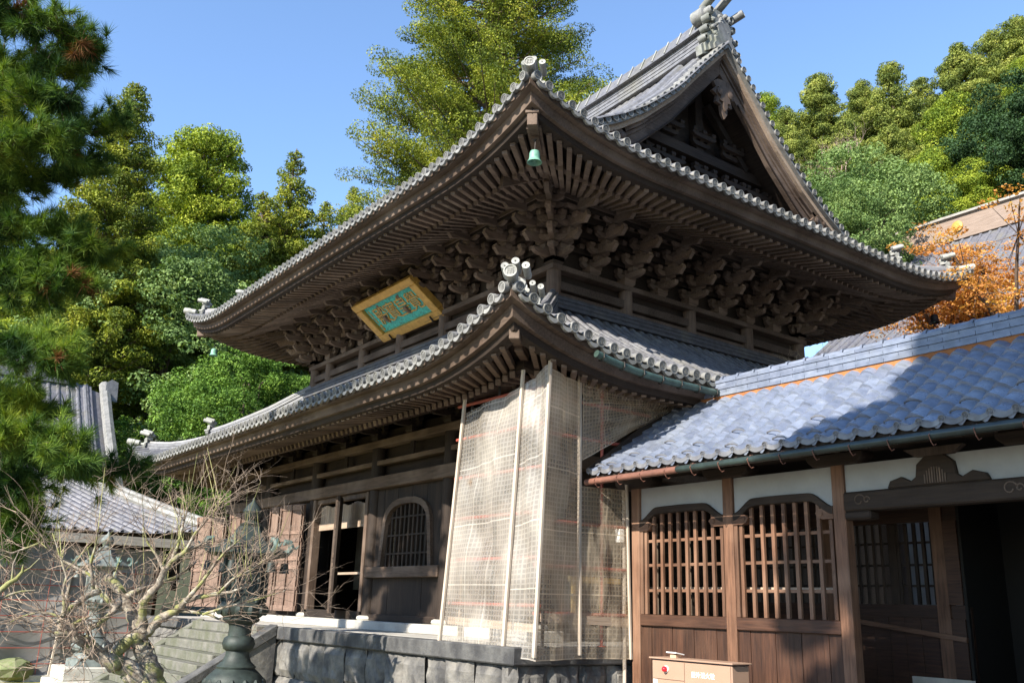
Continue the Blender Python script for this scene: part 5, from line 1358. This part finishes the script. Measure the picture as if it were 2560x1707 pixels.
mb=MB(); mb.grid(lambda u,v: upf(0,v*D2,0)+Vector((0,-.3+u*1.1,-.05-.3*u)),2,12); mb.build('verge_slope',M['ftile'],ur)
mb=MB(); mb.prism([(0,0),(0,.75),(.2,.9),(.45,.8),(.5,.0)],(-28.9,y1_+.45,zt2-.6),(0,1,0),(0,0,1),(1,0,0),.5); mb.build('ridge_end_ornament',M['tile'],ur)
mb=MB(); mb.prism([(-23.5,z0_-.3),(-29.2,zt2-.4),(-34.9,z0_-.3),(-34.9,-.9),(-23.5,-.9)],(0,y1_-1.2-7,0),(1,0,0),(0,0,1),(0,1,0),14); mb.build('upper_wall',M['dX'],fh)
# ------------------------------------------------ right-hand far halls
def gabled(name,label,u0,v0,u1,v1,r0,drop,run,board_h,crest=None,sp=.45):
    a=ath(u0,v0,r0); b=on(u1,v1,1,a.y); b=Vector((max(b.x,a.x+20),a.y,a.z))
    t=thing(name,(a.x+5,a.y,-.9),label,'building'); L=b.x-a.x
    f=lambda s,d,dz: Vector((a.x+s,a.y-run+d,a.z-board_h-drop+drop*((d/run)*.8+.2*(d/run)**2)))
    ro=flat_tiles('roof',t,f,L,run,sp=sp,r=.10,seg=.5)
    mb=MB(); mb.box(a.x+.3,b.x,a.y-.2,a.y+.2,a.z-board_h-.05,a.z-.12); rb=mb.build('wooden_ridge',wood('ridge_boards',(.16,.12,.095),(.28,.22,.185),'X'),ro)
    mb=MB(); mb.box(a.x-.1,b.x,a.y-.35,a.y+.35,a.z-.118,a.z); mb.build('ridge_cap',M['grayboard'],rb)
    if crest:
        mb=MB(); p=on(*crest,1,a.y-.23); mb.lathe([(.27,0),(.27,.06),(.15,.08)],p,16,0,(0,-1,0)); mb.build('gold_crest',M['gold'],rb)
    mb=MB()
    for k,rr in enumerate((.42,.34,.30)): mb.lathe([(rr,0),(rr*1.1,.25),(rr,.5)],(a.x+.0,a.y-.1,a.z-board_h-.9+k*.5-.1),12)
    mb.build('ridge_end_ornament',M['bronze_pale'],ro,smooth='auto')
    mb=MB(); mb.prism([(a.y-run+.8,a.z-board_h-drop-.2),(a.y,a.z-board_h-.3),(a.y+run,a.z-board_h-drop),(a.y+run,-.9),(a.y-run+.8,-.9)],(a.x+L/2+.5,0,0),(0,1,0),(0,0,1),(1,0,0),L-1); mb.build('wall',M['plaster'],t)
gabled('far_right_hall','large hall with pale blue-grey tiled roof and gold crest on its wooden ridge, upper right',2243,588,2560,493,48,7.5,9,1.25,crest=(2394,566))
gabled('low_side_hall','lower tiled roof with weathered wooden ridge glimpsed through the maples',2010,905,2420,790,33,2.5,3.5,.45,sp=.3)
# ------------------------------------------------ foreground pine
pn=ath(-300,1300,15.5); pine=thing('pine_tree',(pn.x,pn.y,-.9),'dark green pine with long needles reaching in from the left edge','pine')
K=1.0884
main=[((-160,-40),(0,20),(110,60),(205,110)),((-160,120),(-20,150),(90,170),(190,150)),((-160,260),(-40,250),(60,230),(150,235)),
((-160,430),(0,370),(120,330),(270,285)),((-160,330),(-30,330),(60,320),(150,345)),((-160,430),(-20,420),(90,410),(200,390)),((-160,560),(0,520),(110,530),(200,560)),((-160,640),(-20,590),(90,630),(260,590)),((20,600),(60,640),(110,650),(175,650)),
((-160,820),(0,790),(70,800),(150,835)),((-160,930),(-30,900),(30,920),(95,940)),((-160,1060),(0,1000),(100,1010),(180,1060)),((-160,1060),(0,1040),(130,1080),(300,1075)),((-160,1180),(-40,1170),(10,1190),(40,1210)),((-160,1160),(-60,1120),(0,1110),(60,1120))]
rnd=random.Random(5); rng=np.random.default_rng(5); tb=MB(); tufts=[];brown=[]
trunkx=[ath(-300*K,v,15.5) for v in (2300,1500,1000,500,-100)]
tr=MB(); tr.tube([Vector((pn.x-.3,pn.y,-.9))]+[Vector((q.x,q.y,q.z)) for q in trunkx[1:]],[.34,.30,.26,.2,.14],10); tr.build('trunk',BARK,pine,smooth=True)
def needles(p,d,n,L,w,lst):
    d=np.array(d)/np.linalg.norm(d); v=rng.normal(size=(n,3))*.62+d*.85; v/=np.linalg.norm(v,axis=1)[:,None]
    ln=L*rng.uniform(.7,1.1,size=(n,1)); b=np.array(p)-d*rng.uniform(0,.10,size=(n,1)); t=b+v*ln; t[:,2]-=.006
    s=np.cross(v,rng.normal(size=(n,3))); s/=np.linalg.norm(s,axis=1)[:,None]; s*=w
    lst.append(np.stack([b-s,b+s,t],1).reshape(-1,3))
for bi,pl_ in enumerate(main):
    r0=rnd.uniform(14.3,16.5); r1=r0-rnd.uniform(.2,1.2)
    ctl=[at(x*K,y*K,r0+(r1-r0)*i/3) for i,(x,y) in enumerate(pl_)]
    pts=[]
    for i in range(3):
        for j in range(5): pts.append(ctl[i].lerp(ctl[i+1],j/5)+Vector((rnd.gauss(0,.012),rnd.gauss(0,.012),rnd.gauss(0,.012))))
    pts.append(ctl[3]); n=len(pts)
    tb.tube(pts,[.055*(1-.8*i/n)+.006 for i in range(n)],6,cap=False)
    for i in range(2,n):
        for k in range(7 if i<n-2 else 6):
            base=pts[i]; dirb=(pts[min(i+1,n-1)]-pts[i-1]).normalized()
            sp=Vector((rnd.gauss(0,1),rnd.gauss(0,1),rnd.gauss(.05,.45))).normalized()
            d=(dirb*rnd.uniform(.2,1)+sp*.8).normalized(); L=rnd.uniform(.13,.56)*(1 if i<n-3 else .5)
            e=base+d*L; m=base.lerp(e,.5)+Vector((0,0,rnd.uniform(-.02,.03))); tb.tube([base,m,e],[.009,.006,.004],4,cap=False)
            lst=tufts if rnd.random()>.035 else brown
            d2=(d+Vector((0,0,.35))).normalized()
            needles(e,d2,75,.225,.0052,lst); needles(m,d2,45,.21,.0052,tufts)
            if rnd.random()<.75:
                e2=e+ (d+Vector((rnd.gauss(0,.6),rnd.gauss(0,.6),rnd.gauss(.1,.3)))).normalized()*rnd.uniform(.09,.20); tb.tube([m,e2],[.005,.003],3,cap=False); needles(e2,(d2+Vector((rnd.gauss(0,.4),rnd.gauss(0,.4),0))).normalized(),75,.22,.0052,lst)
tb.build('branches',BARK,pine,smooth=True)
npmesh('needles',np.concatenate(tufts),3,LM['pine'],pine); npmesh('dead_needles',np.concatenate(brown),3,LM['brownneedle'],pine)
# ------------------------------------------------ gnarled plum tree
mp,n,l,bs=newmat('lichened_plum_bark'); co=coords(n,l); f=noise(n,l,co,14,6,.7); g=noise(n,l,co,5,4)
c=ramp(n,l,f,[(.35,(.10,.075,.055)),(.55,(.27,.23,.18)),(.7,(.45,.43,.36))]).outputs[0]
c=mixc(n,l,ramp(n,l,g,[(.48,(0,0,0)),(.58,(.75,.75,.75))]).outputs[0],c,(.22,.23,.06)); l.new(c,bs.inputs['Base Color']); bs.inputs['Roughness'].default_value=.95; bump(n,l,f,bs,.9,.02)
TW=simple('plum_twigs',(.38,.29,.21),(.09,.06,.045),.85,5,bmp=0); SH=simple('green_plum_shoots',(.34,.36,.12),(.24,.2,.1),.8,5,bmp=0)
q0=at(360,1700,9.4); plum=thing('plum_tree',(q0.x+.1,q0.y,-.9),'bare gnarled plum tree with lichen and moss on its limbs, before the stairs','tree')
def cp(x,y,r=9.4): return at(x*.2976,1350+y*.2976,r)
limbs=[([(1400,1900),(1345,1300),(1270,1130),(1215,980),(1180,880),(1150,830)],[.10,.085,.078,.07,.065,.055],9.4,9.35),
([(1400,1900),(1290,1250),(1130,1130),(1010,1040),(900,1005),(790,930),(710,850),(620,800),(540,795),(455,785)],[.11,.085,.080,.072,.062,.055,.048,.036,.028,.020],9.4,9.1),
([(950,1010),(990,930),(1060,850),(1170,790),(1240,805)],[.055,.05,.045,.045,.03],9.3,9.35),
([(1180,800),(1130,700),(1090,590),(1060,480),(985,400),(900,290)],[.055,.05,.045,.042,.038,.034],9.35,9.5),
([(1210,780),(1195,650),(1205,520),(1265,440),(1340,360),(1375,260),(1440,180),(1560,90),(1690,30)],[.04,.036,.033,.03,.028,.024,.02,.016,.01],9.35,9.0),
([(1235,790),(1330,660),(1480,590),(1560,510),(1660,470),(1830,450),(1960,430),(2120,360)],[.04,.036,.03,.024,.02,.016,.012,.006],9.35,8.8),
([(1480,590),(1600,600),(1760,625),(1900,690)],[.02,.015,.011,.006],9.2,9.0),
([(1090,560),(960,560),(880,470),(820,420),(775,300),(640,230),(480,150),(340,20)],[.03,.026,.022,.018,.015,.012,.009,.005],9.4,9.9),
([(830,420),(770,450),(660,520),(590,570),(520,640),(485,690)],[.03,.028,.027,.025,.02,.014],9.3,9.2),
([(1010,520),(960,590),(880,660),(830,700),(740,750),(730,830)],[.026,.024,.022,.02,.018,.012],9.3,9.1),
([(640,800),(620,700),(690,660),(740,650)],[.018,.014,.01,.006],9.1,9.0),
([(1060,480),(1180,410),(1320,370),(1500,300),(1650,180)],[.028,.024,.02,.013,.007],9.4,9.6),
([(1375,260),(1330,150),(1240,20),(1200,-120)],[.016,.012,.008,.004],9.2,9.3),
([(1440,180),(1500,20),(1540,-150),(1600,-330)],[.016,.012,.008,.004],9.1,9.2),
([(1560,90),(1640,-60),(1760,-200),(1880,-340)],[.014,.011,.008,.004],9.0,9.0),
([(1560,510),(1700,350),(1800,200),(1900,90),(2050,-40)],[.018,.014,.011,.008,.004],9.0,8.8),
([(340,20),(100,110),(-50,60),(-260,40)],[.009,.008,.006,.004],9.8,9.9),
([(520,640),(330,600),(180,640),(60,700)],[.012,.009,.006,.003],9.2,9.3),
([(540,600),(530,420),(560,300),(500,120),(440,-60)],[.014,.012,.010,.008,.004],9.2,9.4),
([(790,440),(760,200),(800,60),(830,-120)],[.014,.012,.009,.004],9.3,9.2),
([(940,870),(860,920),(760,830)],[.018,.013,.008],9.2,9.1),([(760,965),(700,1000),(655,1020)],[.015,.01,.004],9.2,9.2),
([(1830,450),(1950,330),(2100,250),(2300,120)],[.012,.009,.006,.003],8.8,8.7),([(1700,620),(1900,560),(2150,500),(2400,420)],[.012,.009,.006,.003],9.0,8.8)]
tb=MB(); tw=MB(); sh=MB(); rnd=random.Random(9)
seeds=[]
for pts,rad,r0,r1 in limbs:
    n=len(pts); P=[];Q=[]
    for i in range(n-1):
        for j in range(4):
            u=(i+j/4)/(n-1); x=pts[i][0]+(pts[i+1][0]-pts[i][0])*j/4; y=pts[i][1]+(pts[i+1][1]-pts[i][1])*j/4
            k=rad[i]+(rad[i+1]-rad[i])*j/4; k*=1.12
            P.append(cp(x,y,r0+(r1-r0)*u)+Vector([rnd.gauss(0,.12*k) for _ in range(3)])); Q.append(k*rnd.uniform(.88,1.14))
    P.append(cp(*pts[-1],r1)); Q.append(rad[-1]); tb.tube(P,Q,10 if rad[0]>.03 else 6)
    for i in range(2,len(P)):
        if Q[i]<.055: seeds.append((P[i],(P[i]-P[i-1]).normalized(),Q[i]))
def twig(p,d,L,r,lev):
    n=5; pts=[p]; rad=[r]
    for i in range(n):
        d=(d+Vector((rnd.gauss(0,.13),rnd.gauss(0,.13),rnd.gauss(.03,.11)))).normalized(); p=p+d*L/n; pts.append(p); rad.append(r*(1-.7*(i+1)/n))
    tw.tube(pts,[q*1.0 for q in rad],3,cap=False)
    if lev<2:
        for k in range(rnd.randint(2,4)):
            q=pts[rnd.randint(1,n)]; dd=(d+Vector((rnd.gauss(0,.75),rnd.gauss(0,.75),rnd.gauss(.1,.6)))).normalized(); twig(q,dd,L*rnd.uniform(.35,.7),r*.62,lev+1)
SEEN=Vector((_r2.x,_r2.y,0)).normalized()
for p,d,r in seeds:
    for k in range(rnd.choice((0,0,1,1)) if r>.012 else rnd.choice((1,1,2))):
        dd=(d*.7+Vector((rnd.gauss(0,.5),rnd.gauss(0,.5),rnd.gauss(.22,.5)))+SEEN*(.25 if p.z>1.6 else 0)).normalized(); twig(p,dd,rnd.uniform(.22,.62),min(.0058,r*.5),0)
    if rnd.random()<.28 and p.z>1.7:
        dd=Vector((rnd.gauss(0,.22),rnd.gauss(0,.22),1)).normalized(); L=rnd.uniform(.25,.6); sh.tube([p,p+dd*L*.5,p+dd*L],[.0035,.003,.0015],3,cap=False)
tb.build('trunk_and_limbs',mp,plum,smooth=True); tw.v,tw.f,tw.m=(tw.v,tw.f,tw.m); n_=len(tw.v); tw.m+=[1]*len(sh.f); tw.f+=[tuple(i+n_ for i in f) for f in sh.f]; tw.v+=sh.v; tw.build('twigs',[TW,SH],plum)
# neighbouring branch entering from the left edge
tb=MB(); t2=thing('plum_branch',at(-40,1480,8.6),'mossy branch of a neighbouring tree entering at the left edge','branch')
for pts,rad in (([(-200,700),(0,430),(60,365),(140,320),(190,270),(200,200)],[.03,.024,.022,.018,.013,.006]),([(-100,560),(0,490),(90,450),(180,430),(300,420)],[.018,.015,.012,.008,.004]),([(190,270),(260,230),(330,150)],[.008,.006,.003]),([(100,340),(120,200),(170,90)],[.010,.007,.003])):
    tb.tube([cp(x,y,8.6)+Vector([rnd.gauss(0,.004) for _ in range(3)]) for x,y in pts],rad,7,cap=False)
tb.build('limb',mp,t2,smooth=True)
# rock at the left edge
mb=MB(); rp_=on(25,1680,2,-.65); mb.lathe([(.35,-.3),(.62,-.1),(.66,.12),(.52,.32),(.2,.42)],rp_,11); mb.v=[(x+random.uniform(-.05,.05),y+random.uniform(-.05,.05),z+random.uniform(-.04,.04)) for x,y,z in mb.v]; rk=mb.build('rock',M['moss'],None); tag(rk,'mossy grey rock on the yellow moss at the left edge','rock')
# ------------------------------------------------ trees behind the camera that shade the court
def shade_tree(x,y,h,r,seed,label,kind='dark',dens=.5):
    V,tb_=tree_broad(seed,h,r,dens=dens,leaf=.17,lobes=24); 
    t=thing('shade_tree',(x,y,-.9),label,'tree')
    npmesh('crown',V+np.array([x,y,-.9]),4,LM[kind],t); 
    o=org(t); m_=MB(); m_.v=[(a+o.x,b+o.y,c+o.z) for a,b,c in tb_.v]; m_.f=tb_.f; m_.m=[0]*len(tb_.f); m_.build('trunk',BARK,t,smooth=True)
shade_tree(12.8,-11.5,20,6.1,71,'dark tree behind the camera on the right, outside the photo',dens=2.2)
for i,(x,y,s_) in enumerate(((20,6,1.1),(24,13,1.3),(19,17,1.2),(27,3,1.3),(23,22,1.4))):  # unseen trees added to darken the hall's right side
    plant('hA' if i%2 else 'bD',(x,y,-1.0),s_,i*1.7,'unseen tall evergreen added on the right to block sky light','unseen trees added on the right to block sky light')
